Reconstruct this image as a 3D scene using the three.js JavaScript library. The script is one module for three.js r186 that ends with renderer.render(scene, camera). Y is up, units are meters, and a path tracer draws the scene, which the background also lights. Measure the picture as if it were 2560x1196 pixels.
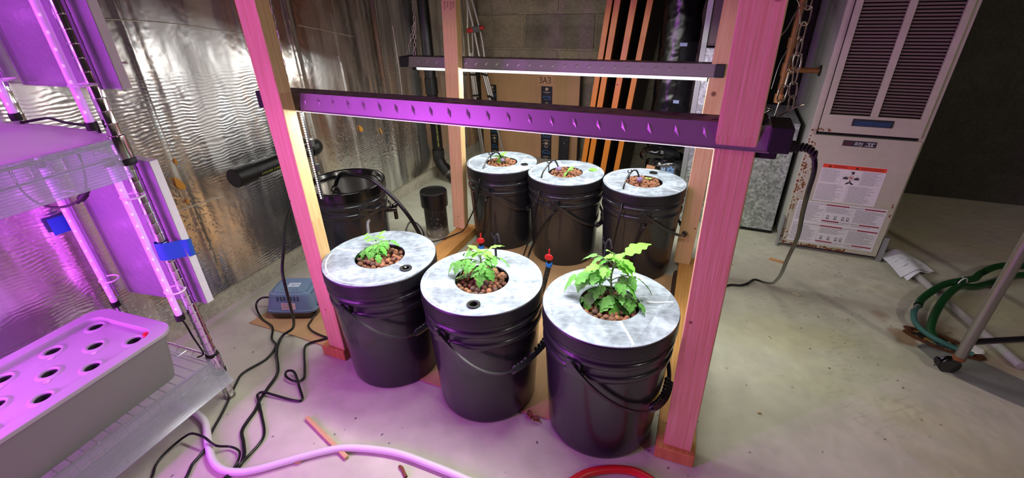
import * as THREE from 'three';
import { RoundedBoxGeometry } from 'three/addons/geometries/RoundedBoxGeometry.js';
import { mergeGeometries } from 'three/addons/utils/BufferGeometryUtils.js';
import { RectAreaLightUniformsLib } from 'three/addons/lights/RectAreaLightUniformsLib.js';

// ---------------------------------------------------------------- camera, exposure, large lights
const D2R = Math.PI / 180;
const scene = new THREE.Scene();
scene.background = new THREE.Color(0x000000);
const renderer = new THREE.WebGLRenderer({ antialias: true });
renderer.toneMapping = THREE.LinearToneMapping;
renderer.toneMappingExposure = 2.0;
renderer.shadowMap.enabled = true;
RectAreaLightUniformsLib.init();

const camera = new THREE.PerspectiveCamera(56.154, 2560 / 1196, 0.05, 30);
camera.position.set(0, 0.988, 0);
camera.rotation.order = 'YXZ';
camera.rotation.set(-27.806 * D2R, 25 * D2R, -1.538 * D2R);
scene.add(camera);

const BAR_POWER = 124, BAR_GLOW = 0.45, TUBE_POWER = 0.002, NEAR_TUBE_POWER = 0.29, TUBE_GLOW = 0.36;
const WHITE = new THREE.Color().setRGB(1.0, 1.0, 0.95), PURPLE = new THREE.Color().setRGB(0.66, 0.095, 0.94);

// the two white bars: an area light just under each row of diodes
function barLight(x0, x1, y, z) {
  for (const side of [-1, 1]) {                                               // the two faces of the diode tube, leaning forwards and backwards
    const l = new THREE.RectAreaLight(WHITE, BAR_POWER / 2, x1 - x0, 0.012);
    l.name = 'grow_bar_light';
    l.position.set((x0 + x1) / 2, y, z + side * 0.0155); l.rotation.x = -Math.PI / 2 - side * 0.5; scene.add(l);
  }
}
barLight(-1.04, 0.06, 0.7585, -0.838);
barLight(-1.23, -0.06, 0.7465, -1.716);
// the dim ceiling bulb off to the right
const roomLamp = new THREE.PointLight(new THREE.Color().setRGB(1, 0.93, 0.82), 1.6, 0, 2);
roomLamp.position.set(2.2, 2.12, 0.1); roomLamp.castShadow = true; roomLamp.shadow.radius = 3; scene.add(roomLamp);

// ---------------------------------------------------------------- helpers
let seed = 12345;
function rnd() { seed |= 0; seed = seed + 0x6D2B79F5 | 0; let t = Math.imul(seed ^ seed >>> 15, 1 | seed); t = t + Math.imul(t ^ t >>> 7, 61 | t) ^ t; return ((t ^ t >>> 14) >>> 0) / 4294967296; }
const rr = (a, b) => a + (b - a) * rnd();
const V3 = (x, y, z) => new THREE.Vector3(x, y, z);
function hash(x, y, s) { let h = Math.imul(x, 374761393) + Math.imul(y, 668265263) + Math.imul(s, 974634777) | 0; h = Math.imul(h ^ h >>> 13, 1274126177); return ((h ^ h >>> 16) >>> 0) / 4294967296; }
function vnoise(x, y, s = 0) {
  const xi = Math.floor(x), yi = Math.floor(y), u = x - xi, v = y - yi, a = u * u * (3 - 2 * u), b = v * v * (3 - 2 * v);
  const p = hash(xi, yi, s), q = hash(xi + 1, yi, s), r = hash(xi, yi + 1, s), t = hash(xi + 1, yi + 1, s);
  return p + (q - p) * a + (r - p) * b + (p - q - r + t) * a * b;
}
function fbm(x, y, o = 4, s = 0) { let f = 0, a = 0.5, n = 0; for (let i = 0; i < o; i++) { f += a * vnoise(x, y, s + i); n += a; x *= 2.03; y *= 2.03; a *= 0.5; } return f / n; }
const clamp = (x, a = 0, b = 1) => Math.min(b, Math.max(a, x));
const mixN = (a, b, t) => a + (b - a) * t;
const sstep = (a, b, x) => { const t = clamp((x - a) / (b - a)); return t * t * (3 - 2 * t); };
function tex(w, h, fn, srgb = true, repeat = null) {
  const d = new Uint8Array(w * h * 4);
  for (let y = 0; y < h; y++) for (let x = 0; x < w; x++) {
    const c = fn((x + 0.5) / w, (y + 0.5) / h), i = (y * w + x) * 4;
    if (typeof c === 'number') { d[i] = d[i + 1] = d[i + 2] = clamp(c) * 255; } else { d[i] = clamp(c[0]) * 255; d[i + 1] = clamp(c[1]) * 255; d[i + 2] = clamp(c[2]) * 255; }
    d[i + 3] = 255;
  }
  const t = new THREE.DataTexture(d, w, h, THREE.RGBAFormat);
  t.magFilter = THREE.LinearFilter; t.minFilter = THREE.LinearMipmapLinearFilter; t.generateMipmaps = true;
  t.wrapS = t.wrapT = THREE.RepeatWrapping;
  if (srgb) t.colorSpace = THREE.SRGBColorSpace;
  if (repeat) t.repeat.set(...repeat);
  t.needsUpdate = true;
  return t;
}
function canvasTex(w, h, draw) {
  const c = document.createElement('canvas'); c.width = w; c.height = h;
  draw(c.getContext('2d'), w, h);
  const t = new THREE.CanvasTexture(c); t.colorSpace = THREE.SRGBColorSpace; t.needsUpdate = true; return t;
}
const std = (color, roughness = 0.6, metalness = 0, extra = {}) => new THREE.MeshStandardMaterial({ color, roughness, metalness, ...extra });
const phys = (color, roughness = 0.6, extra = {}) => new THREE.MeshPhysicalMaterial({ color, roughness, ...extra });

const used = {};
function numbered(n) { const k = used[n] = (used[n] ?? -1) + 1; return k ? `${n}_${String(k).padStart(3, '0')}` : n; }
function tag(o, label, category, group) { o.userData.label = label; if (category) o.userData.category = category; if (group) o.userData.group = group; return o; }
function thing(name, label, category, pos = [0, 0, 0], turn = 0, group) {
  const o = new THREE.Group(); o.name = numbered(name); o.position.set(...pos); o.rotation.y = turn; scene.add(o);
  return tag(o, label, category, group);
}
function mesh(name, geo, mat, parent, label) {
  const m = new THREE.Mesh(geo, mat); m.name = parent ? name : numbered(name);
  m.castShadow = m.receiveShadow = true; (parent || scene).add(m);
  if (label) m.userData.label = label;
  return m;
}
function struct(name, geo, mat) { const m = mesh(name, geo, mat); m.userData.kind = 'structure'; return m; }
function place(geo, x = 0, y = 0, z = 0, rx = 0, ry = 0, rz = 0) {
  return geo.applyMatrix4(new THREE.Matrix4().compose(V3(x, y, z), new THREE.Quaternion().setFromEuler(new THREE.Euler(rx, ry, rz)), V3(1, 1, 1)));
}
// uv in metres; grain = axis (0 x, 1 y, 2 z) that the v coordinate follows
function boxUV(geo, grain = 1, off = 0) {
  if (geo.index) geo = geo.toNonIndexed();
  const p = geo.attributes.position, n = p.count, uv = new Float32Array(n * 2);
  const a = V3(), b = V3(), c = V3();
  for (let i = 0; i < n; i += 3) {
    a.fromBufferAttribute(p, i); b.fromBufferAttribute(p, i + 1); c.fromBufferAttribute(p, i + 2);
    const m = b.clone().sub(a).cross(c.clone().sub(a)), k = [Math.abs(m.x), Math.abs(m.y), Math.abs(m.z)];
    const d = k[0] >= k[1] && k[0] >= k[2] ? 0 : k[1] >= k[2] ? 1 : 2;
    let axes = [0, 1, 2].filter((q) => q !== d);
    if (axes[0] === grain) axes = [axes[1], axes[0]];
    for (let j = 0; j < 3; j++) { const v = [p.getX(i + j), p.getY(i + j), p.getZ(i + j)]; uv[(i + j) * 2] = v[axes[0]] + off * 1.37 + d * 0.31; uv[(i + j) * 2 + 1] = v[axes[1]] + off; }
  }
  geo.setAttribute('uv', new THREE.BufferAttribute(uv, 2));
  return geo;
}
const rbox = (w, h, d, r = 0.003, grain = 1, off = 0, seg = 2) => boxUV(new RoundedBoxGeometry(w, h, d, seg, r), grain, off);
const curve = (pts, t = 0.5) => new THREE.CatmullRomCurve3(pts.map((p) => V3(...p)), false, 'catmullrom', t);
const tube = (pts, r, seg = 40, rad = 8) => new THREE.TubeGeometry(curve(pts), seg, r, rad, false);
function rod(a, b, r, rad = 10) {
  const A = V3(...a), B = V3(...b), d = B.clone().sub(A), g = new THREE.CylinderGeometry(r, r, d.length(), rad, 1);
  g.applyMatrix4(new THREE.Matrix4().compose(A.add(B).multiplyScalar(0.5), new THREE.Quaternion().setFromUnitVectors(V3(0, 1, 0), d.normalize()), V3(1, 1, 1)));
  return g;
}
const lathe = (pts, seg = 64) => new THREE.LatheGeometry(pts.map((p) => new THREE.Vector2(...p)), seg);
function merge(list) { return mergeGeometries(list.map((g) => { const q = g.index ? g.toNonIndexed() : g; for (const k of Object.keys(q.attributes)) if (!['position', 'normal', 'uv'].includes(k)) q.deleteAttribute(k); return q; })); }
// a flat band of section w x t swept along points, its width held along `up`
function band(pts, w, t, upFn) {
  const pos = [], idx = [], n = pts.length;
  for (let i = 0; i < n; i++) {
    const T = pts[Math.min(n - 1, i + 1)].clone().sub(pts[Math.max(0, i - 1)]).normalize();
    const U = upFn(i / (n - 1)).clone().addScaledVector(T, -upFn(i / (n - 1)).dot(T)).normalize(), S = T.clone().cross(U);
    for (const [a, b] of [[-1, -1], [1, -1], [1, 1], [-1, 1]]) { const q = pts[i].clone().addScaledVector(U, a * w / 2).addScaledVector(S, b * t / 2); pos.push(q.x, q.y, q.z); }
  }
  for (let i = 0; i < n - 1; i++) for (let k = 0; k < 4; k++) { const a = i * 4 + k, b = i * 4 + (k + 1) % 4; idx.push(a, a + 4, b, b, a + 4, b + 4); }
  idx.push(0, 1, 2, 0, 2, 3); const e = (n - 1) * 4; idx.push(e, e + 2, e + 1, e, e + 3, e + 2);
  const g = new THREE.BufferGeometry(); g.setAttribute('position', new THREE.Float32BufferAttribute(pos, 3)); g.setIndex(idx);
  const f = g.toNonIndexed(); f.computeVertexNormals(); f.setAttribute('uv', new THREE.Float32BufferAttribute(new Float32Array(f.attributes.position.count * 2), 2)); return f;
}
// ---------------------------------------------------------------- materials
const FX0 = -1.75, FZ0 = -3.1, FW = 5.12;                                   // floor texture covers FW x FW metres from this corner
const blob = (x, z, cx, cz, r, s = 7) => sstep(1.15, 0.35, Math.hypot(x - cx, z - cz) / r + (fbm(x * s * 3, z * s * 3, 3, 91) - 0.5) * 1.3);
const floorSpots = [];
for (let i = 0; i < 420; i++) floorSpots.push([rr(-1.4, 1.2), rr(-2.2, 0.1), rr(0.0012, 0.0028), rr(0.2, 0.7)]);
const spotGrid = {};
for (const s of floorSpots) { const k = `${Math.floor(s[0] * 10)},${Math.floor(s[1] * 10)}`; (spotGrid[k] ||= []).push(s); }
const floorTex = tex(2048, 2048, (u, v) => {
  const x = FX0 + u * FW, z = FZ0 + FW * v;
  const n = fbm(x * 2.2, z * 2.2, 4, 3), f = fbm(x * 26, z * 26, 3, 5), st = fbm(x * 9 + z * 3, z * 60 - x * 22, 3, 8);
  let r = 0.735, g = 0.735, b = 0.655;
  const k = 1 + (n - 0.5) * 0.22 + (f - 0.5) * 0.10 + (st - 0.5) * 0.015; r *= k; g *= k; b *= k;
  const y = sstep(0.52, 0.72, fbm(x * 3 + 9, z * 5, 4, 15)) * 0.35 * sstep(-0.1, 0.4, x); r *= 1 - 0.02 * y; g *= 1 - 0.03 * y; b *= 1 - 0.22 * y;
  const scr = sstep(0.68, 0.76, fbm(x * 30 - z * 26, x * 120 + z * 150, 2, 21)) * sstep(0.5, 0.62, fbm(x * 4, z * 4, 2, 33)) * 0.06 * sstep(0.0, 0.3, x); r *= 1 - scr; g *= 1 - scr; b *= 1 - scr;
  const cell = spotGrid[`${Math.floor(x * 10)},${Math.floor(z * 10)}`];
  if (cell) for (const s of cell) if (Math.hypot(x - s[0], (z - s[1]) * 0.8) < s[2]) { r *= 1 - s[3]; g *= 1 - s[3]; b *= 1 - s[3] * 0.95; }
  if (x > 0.3 && x < 1.4 && z > -2.1 && z < -1.1) {                        // rust and mineral stains round the floor drain
    const w = blob(x, z, 0.62, -1.70, 0.2) * 0.35; r += w * 0.18; g += w * 0.18; b += w * 0.2;
    const q = Math.max(blob(x, z, 0.675, -1.545, 0.045), blob(x, z, 0.63, -1.66, 0.035) * 0.6, blob(x, z, 0.77, -1.60, 0.09) * 0.6, blob(x, z, 0.89, -1.51, 0.07) * 0.5);
    r = mixN(r, 0.46, q * 0.6); g = mixN(g, 0.32, q * 0.6); b = mixN(b, 0.20, q * 0.6);
    const d = blob(x, z, 0.77, -1.575, 0.075, 11) * 0.6; r *= 1 - d * 0.75; g *= 1 - d * 0.8; b *= 1 - d * 0.85;
  }
  return [r, g, b];
});
const floorRough = tex(512, 512, (u, v) => 0.46 + 0.3 * fbm(u * 60, v * 60, 4, 40), false);
const floorBump = tex(1024, 1024, (u, v) => 0.5 * fbm(u * 24, v * 24, 3, 50) + 0.5 * fbm(u * 300, v * 300, 2, 51), false);
const M = {};
M.floor = std(0xffffff, 1, 0, { map: floorTex, roughnessMap: floorRough, bumpMap: floorBump, bumpScale: 0.003 });
const concrete = tex(512, 512, (u, v) => { const n = fbm(u * 8, v * 8, 5, 60), f = fbm(u * 120, v * 120, 2, 61); const k = 0.78 + 0.22 * (n - 0.5) + 0.16 * (f - 0.5); return [k, k * 0.985, k * 0.94]; });
const grit = tex(512, 512, (u, v) => fbm(u * 170, v * 170, 3, 66), false);
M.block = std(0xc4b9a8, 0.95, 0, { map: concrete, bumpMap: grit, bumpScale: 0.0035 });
M.block2 = std(0xb4ab9e, 0.95, 0, { map: concrete, bumpMap: grit, bumpScale: 0.0035 });
M.block3 = std(0xcbbfa9, 0.95, 0, { map: concrete, bumpMap: grit, bumpScale: 0.0035 });
M.mortar = std(0xcfc3ac, 0.95, 0, { map: concrete, bumpMap: grit, bumpScale: 0.004 });
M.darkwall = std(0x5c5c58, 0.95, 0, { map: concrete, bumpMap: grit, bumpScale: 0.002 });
M.concrete = std(0xe2dfd2, 0.85, 0, { map: concrete, bumpMap: grit, bumpScale: 0.0008 });
M.ceiling = std(0x7a6a58, 0.95);

// foil-faced sheet: u along the wall (1 = 4 m), v up (1 = 2.2 m)
const FL = 4.0, FH = 2.2;
const streakN = (s, h, o) => fbm(s * 34, h * 2.2, 3, o);
const foilBump = tex(2048, 1024, (u, v) => {
  const s = u * FL, h = v * FH;
  const rip = Math.sin(h * 620 + 11.0 * fbm(s * 22, h * 26, 3, 70)) * 0.5 + 0.5;
  const ripMask = sstep(0.36, 0.56, fbm(s * 3.4 + 3, h * 2.7, 3, 71)) * sstep(0.86, 0.74, h);
  const sp = sstep(0.66, 0.8, vnoise(s * 150, h * 150, 72)) * sstep(0.48, 0.6, fbm(s * 3, h * 2.6, 3, 73));
  return 0.2 + 0.11 * rip * ripMask + 0.14 * fbm(s * 40, h * 3, 3, 74) + 0.12 * sp * sstep(0.6, 0.4, h) + 0.12 * fbm(s * 60, h * 60, 2, 75);
}, false);
const foilRough = tex(1024, 512, (u, v) => { const s = u * FL, h = v * FH; return 0.17 + 0.10 * streakN(s, h, 80) + 0.22 * sstep(0.5, 0.75, fbm(s * 12, h * 2.5, 4, 81)); }, false);
const foilTex = tex(2048, 1024, (u, v) => {
  const s = u * FL, h = v * FH, st = streakN(s, h, 84), big = fbm(s * 1.7, h * 1.2, 3, 85);
  let k = 0.90 - 0.15 * sstep(0.5, 0.75, st) * sstep(0.35, 0.6, big) - 0.14 * sstep(0.5, 0.7, fbm(s * 14, h * 1.6, 4, 86));
  const sp = sstep(0.74, 0.8, vnoise(s * 190, h * 190, 88)) * sstep(0.5, 0.62, fbm(s * 2.2, h * 2, 3, 89)); k += sp * 0.22 * sstep(0.7, 0.45, h);
  const warm = sstep(0.45, 0.7, fbm(s * 5 + 4, h * 2.4, 3, 87)) * 0.12;
  return [k + warm * 0.15, k - warm * 0.1, k - warm * 0.55];
});
M.foil = std(0xffffff, 1, 0.93, { map: foilTex, roughnessMap: foilRough, bumpMap: foilBump, bumpScale: 0.005, side: THREE.DoubleSide });
M.foilBright = std(0xe6e2d8, 0.4, 0.8);
M.paperTear = std(0xb9812f, 0.9);

const grainTex = (base, dark, s) => tex(256, 1024, (u, v) => {
  const w = u * 9 + 1.2 * fbm(u * 3, v * 2.4, 3, s) , ring = 0.5 + 0.5 * Math.sin(w * 11 + 3 * fbm(u * 6, v * 3, 2, s + 2)), fine = fbm(u * 90, v * 12, 3, s + 4);
  const t = 0.10 * ring + 0.45 * fine + 0.25 * fbm(u * 4, v * 4, 2, s + 6);
  let c = base.map((b, i) => mixN(b, dark[i], clamp(t - 0.15)));
  const kn = [[0.3, 0.2, 0.007], [0.68, 0.55, 0.009], [0.42, 0.83, 0.005], [0.8, 0.05, 0.004], [0.15, 0.62, 0.004], [0.52, 0.36, 0.003], [0.9, 0.7, 0.003]];
  for (const [a, b, r] of kn) { const d = Math.hypot((u - a) * 0.25, v - b) / r; if (d < 1.2) c = c.map((x, i) => mixN(x, [0.36, 0.19, 0.08][i], sstep(1.2, 0.5, d) * 0.8)); }
  return c;
}, true, [4, 1]);
const pine = grainTex([0.87, 0.75, 0.55], [0.72, 0.53, 0.30], 100), pine2 = grainTex([0.83, 0.71, 0.54], [0.70, 0.47, 0.27], 120), oldPine = grainTex([0.80, 0.60, 0.32], [0.58, 0.37, 0.15], 140);
const grainBump = tex(256, 512, (u, v) => fbm(u * 80, v * 8, 3, 160), false, [4, 1]);
M.pine = std(0xffffff, 0.62, 0, { map: pine, bumpMap: grainBump, bumpScale: 0.0012 });
M.pine2 = std(0xffffff, 0.62, 0, { map: pine2, bumpMap: grainBump, bumpScale: 0.0012 });
M.oldPine = std(0xffffff, 0.65, 0, { map: oldPine, bumpMap: grainBump, bumpScale: 0.0014 });
M.bark = std(0x4a2c18, 0.9, 0, { bumpMap: grit, bumpScale: 0.006 });
M.doorEdge = std(0xd5822c, 0.42, 0, { map: grainTex([0.95, 0.92, 0.85], [0.75, 0.68, 0.55], 170) });
M.doorFace = std(0x2a1a0e, 0.5);
M.cardboard = std(0xffffff, 0.85, 0, { map: tex(512, 512, (u, v) => { const k = 0.96 + 0.10 * (fbm(u * 6, v * 6, 4, 180) - 0.5) + 0.05 * (fbm(u * 200, v * 10, 2, 181) - 0.5); return [0.76 * k, 0.60 * k, 0.43 * k]; }), bumpMap: tex(256, 256, (u, v) => 0.5 + 0.5 * Math.sin(u * 2 * Math.PI * 40), false), bumpScale: 0.0003 });

M.blackPlastic = phys(0x0c0c0e, 0.22, { clearcoat: 0.4, clearcoatRoughness: 0.12 });
M.bucket = phys(0x232327, 0.26, { bumpMap: tex(256, 256, (u, v) => fbm(u * 40, v * 3, 3, 190), false), bumpScale: 0.0003, clearcoat: 0.3, clearcoatRoughness: 0.1 });
M.bucketLid = std(0x1b1b1e, 0.36);
M.blackMatte = std(0x0b0b0c, 0.6);
M.blackHose = std(0x0d0d0f, 0.3);
M.rubber = std(0x141414, 0.55);
M.abs = std(0x0c0c0d, 0.34, 0, { bumpMap: grit, bumpScale: 0.0008 });
M.dirtyAbs = std(0xffffff, 0.5, 0, { map: tex(512, 256, (u, v) => { const d = sstep(0.66, 0.74, fbm(u * 40, v * 16, 3, 195)) * 0.6 + sstep(0.42, 0.18, v + 0.10 * (fbm(u * 12, v * 3, 3, 196) - 0.5)) * 0.85; return [0.07 + d * 0.5, 0.068 + d * 0.48, 0.066 + d * 0.40]; }) });
M.yellowPrint = std(0x9d9a2a, 0.6);
M.lidFoil = std(0xffffff, 0.42, 0.22, { map: tex(1024, 1024, (u, v) => {
  const a = fbm(u * 9, v * 9, 4, 200), b = fbm(u * 26 + 4 * fbm(u * 5, v * 5, 2, 203), v * 26, 3, 201);
  let k = 0.645 + 0.32 * (a - 0.5) + 0.2 * (b - 0.5); k += 0.07 * sstep(0.62, 0.7, fbm(u * 30 + v * 50, v * 8 - u * 6, 3, 208));
  return [k * 0.93, k * 1.0, k * 1.07];
}), bumpMap: tex(512, 512, (u, v) => 0.6 * fbm(u * 18, v * 18, 4, 206) + 0.4 * Math.abs(fbm(u * 10, v * 10, 3, 207) - 0.5) * 2, false), bumpScale: 0.0025 });
M.foilSeam = std(0xf2f6f8, 0.4, 0.1);
const clayTex = (c, s) => tex(128, 64, (u, v) => { const n = fbm(u * 14, v * 8, 3, s), p = sstep(0.68, 0.75, vnoise(u * 40, v * 22, s + 3)); const k = 0.75 + 0.6 * (n - 0.3) - 0.45 * p; return c.map((x) => x * k); });
M.clay = [std(0xffffff, 0.9, 0, { map: clayTex([0.66, 0.45, 0.32], 210) }), std(0xffffff, 0.9, 0, { map: clayTex([0.56, 0.39, 0.30], 214) }), std(0xffffff, 0.9, 0, { map: clayTex([0.74, 0.51, 0.36], 218) }), std(0xffffff, 0.92, 0, { map: clayTex([0.44, 0.33, 0.28], 222) })];
M.leaf = phys(0x5fae3c, 0.62, { transmission: 0.25, thickness: 0, side: THREE.DoubleSide });
M.leafYoung = phys(0x78c23f, 0.6, { transmission: 0.25, thickness: 0, side: THREE.DoubleSide });
M.stem = std(0x6a9a44, 0.7);
M.chrome = std(0xd2d2d4, 0.13, 1);
M.steel = std(0x9c9a94, 0.34, 0.9);
M.aluTube = std(0xb9b4ae, 0.36, 0.6);
M.chain = std(0xc9c2ba, 0.25, 1);
const sp = (u, v, n) => { const x = u * n, y = v * n; let d = 9, id = 0; for (let i = -1; i < 2; i++) for (let j = -1; j < 2; j++) { const cx = Math.floor(x) + i, cy = Math.floor(y) + j; const q = Math.hypot(cx + hash(cx, cy, 301) - x, cy + hash(cx, cy, 302) - y); if (q < d) { d = q; id = hash(cx, cy, 303); } } return id; };
M.galv = std(0xffffff, 0.5, 0.55, { map: tex(1024, 1024, (u, v) => { const k = 0.58 + 0.26 * sp(u, v, 110) + 0.12 * (fbm(u * 5, v * 5, 3, 305) - 0.5); return [k * 0.97, k, k * 1.0]; }) });
M.galvPlain = std(0x9fa3a2, 0.5, 0.5);
M.furnace = std(0xffffff, 0.5, 0, { map: tex(512, 512, (u, v) => { const k = 0.70 + 0.06 * (fbm(u * 3, v * 3, 4, 310) - 0.5) + 0.03 * (fbm(u * 60, v * 60, 2, 311) - 0.5); return [k, k * 0.99, k * 0.87]; }) });
M.furnaceSide = std(0xa9ada0, 0.45);
M.rust = std(0x9a8878, 0.9, 0, { map: tex(256, 256, (u, v) => { const n = fbm(u * 12, v * 12, 4, 315); return [0.62 + 0.25 * n, 0.40 + 0.2 * n, 0.14 + 0.1 * n]; }) });
M.louver = std(0x786a62, 0.5);
M.darkVoid = std(0x0a0909, 0.9);
M.hood = std(0x958f8e, 0.34, 0.45);
M.hoodTop = std(0x8a7c83, 0.34, 0.55);
M.led = new THREE.MeshStandardMaterial({ color: 0xffffff, emissive: new THREE.Color().setRGB(0.85, 0.95, 1), emissiveIntensity: BAR_GLOW, roughness: 0.4 });
M.ledBead = new THREE.MeshStandardMaterial({ color: 0xffffff, emissive: new THREE.Color().setRGB(0.9, 1, 1), emissiveIntensity: BAR_GLOW * 2.4, roughness: 0.4 });
M.ledOff = std(0xd8d8e0, 0.4, 0.1);
M.tube = new THREE.MeshStandardMaterial({ color: 0xf0d8ff, emissive: PURPLE, emissiveIntensity: TUBE_GLOW * 0.4, roughness: 0.3 });
M.tubeDiode = new THREE.MeshStandardMaterial({ color: 0xffffff, emissive: new THREE.Color().setRGB(0.8, 0.3, 1), emissiveIntensity: TUBE_GLOW, roughness: 0.3 });
M.foamFace = std(0x98969c, 0.34, 0.25, { bumpMap: tex(512, 512, (u, v) => 0.6 * fbm(u * 14, v * 22, 3, 320) + 0.4 * fbm(u * 70, v * 90, 2, 321), false), bumpScale: 0.003 });
M.foamEdge = std(0xe4e6ea, 0.9, 0, { bumpMap: grit, bumpScale: 0.001 });
M.tray = std(0xb4aeb4, 0.42);
M.trayBody = std(0xb9bab6, 0.5);
M.fleece = std(0xf0eaf0, 0.9, 0, { bumpMap: tex(256, 256, (u, v) => fbm(u * 60, v * 60, 3, 330), false), bumpScale: 0.002 });
M.poly = phys(0xf4f6f8, 0.22, { transmission: 0.9, thickness: 0, ior: 1.4, side: THREE.DoubleSide });
M.rib = phys(0xdfe2e6, 0.25, { transmission: 0.6, thickness: 0 });
M.clearSheet = phys(0xe6e8ea, 0.15, { transmission: 0.93, thickness: 0, side: THREE.DoubleSide });
M.blueTape = std(0x1f5fc0, 0.6);
M.red = std(0xd3222a, 0.4); M.redHose = std(0xc01a22, 0.35);
M.blueNut = std(0x1670d8, 0.4);
M.whiteHose = std(0xe2dbe0, 0.4);
M.pumpTop = std(0x6d84a0, 0.4); M.pumpGroove = std(0x39475a, 0.6);
M.pvc = std(0xa9aaa4, 0.5);
M.greenHose = std(0x144a22, 0.38);
M.copper = std(0x8a5a34, 0.55, 0.4); M.copperGreen = std(0x3b6d66, 0.7, 0.1);
M.paper = std(0xffffff, 0.85, 0, { side: THREE.DoubleSide });
M.whitePlastic = std(0xe6e8e4, 0.4);
M.bag = phys(0x0d0d0f, 0.2, { clearcoat: 0.5, clearcoatRoughness: 0.15, side: THREE.DoubleSide });
M.bagDuct = phys(0x0c0b0d, 0.26, { side: THREE.DoubleSide });
M.driedLeaf = std(0x7a4a2c, 0.9); M.chip = std(0xb98a55, 0.9);
M.greyPlastic = std(0x6a6a68, 0.5);
// ---------------------------------------------------------------- the room
const wallX = (z) => -1.527 + 0.031 * (z + 0.5);                            // face of the foil on the left wall
{
  const g = boxUV(new THREE.BoxGeometry(FW, 0.12, FW), 2); place(g, FX0 + FW / 2, -0.06, FZ0 + FW / 2);
  const p = g.attributes.position, uv = g.attributes.uv;
  for (let i = 0; i < p.count; i++) uv.setXY(i, (p.getX(i) - FX0) / FW, (p.getZ(i) - FZ0) / FW);
  struct('floor', g, M.floor);
  struct('ceiling', place(new THREE.BoxGeometry(FW + 0.3, 0.12, FW + 0.3), FX0 + FW / 2, 2.36, FZ0 + FW / 2), M.ceiling);
  struct('wall_right', place(boxUV(new THREE.BoxGeometry(0.15, 2.3, FW)), FX0 + FW + 0.075, 1.15, FZ0 + FW / 2), M.darkwall);
  struct('wall_front', place(boxUV(new THREE.BoxGeometry(FW, 2.3, 0.15)), FX0 + FW / 2, 1.15, FZ0 + FW + 0.075), M.darkwall);
  // left wall: a concrete wall standing just behind the foil
  const lw = new THREE.BoxGeometry(0.12, 2.3, FW); const q = lw.attributes.position;
  for (let i = 0; i < q.count; i++) { const z = q.getZ(i) + FZ0 + FW / 2; q.setX(i, q.getX(i) + wallX(z) - 0.018 - 0.06); q.setZ(i, z); q.setY(i, q.getY(i) + 1.15); }
  lw.computeVertexNormals(); struct('wall_left', boxUV(lw), M.concrete);
  // back wall: mortar backing with every block of the visible courses laid on it
  const back = struct('wall_back', place(boxUV(new THREE.BoxGeometry(2.1, 2.3, 0.12)), FX0 + 1.05, 1.15, -3.066), M.mortar);
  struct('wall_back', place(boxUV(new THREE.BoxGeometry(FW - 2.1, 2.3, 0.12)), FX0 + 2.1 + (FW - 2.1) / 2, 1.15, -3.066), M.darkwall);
  const BW = 0.4745, BH = 0.213, rows = [];
  for (let r = 0; r < 6; r++) rows.push([0.072 + BH * (r - 1), r % 2]);
  const shapes = [0, 1, 2, 3].map((k) => { const g = rbox(BW - 0.011, BH - 0.011, 0.04, 0.005, 0, k * 0.37); const p = g.attributes.position; for (let i = 0; i < p.count; i++) p.setZ(i, p.getZ(i) + 0.0016 * (hash(i % 7, k, 4) - 0.5)); return g; });
  for (const [h0, odd] of rows) for (let k = 0; k < 5; k++) {
    const cx = -1.503 + (odd ? 0 : BW / 2) + (k - 0.5) * BW + (odd ? 0 : 0);
    const b = mesh('block', shapes[Math.floor(rnd() * 4)], [M.block, M.block, M.block2, M.block3][Math.floor(rnd() * 4)], back);
    b.position.set(cx, h0 + BH / 2, -3.02 + rr(-0.0015, 0.0015));
  }
}
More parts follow.
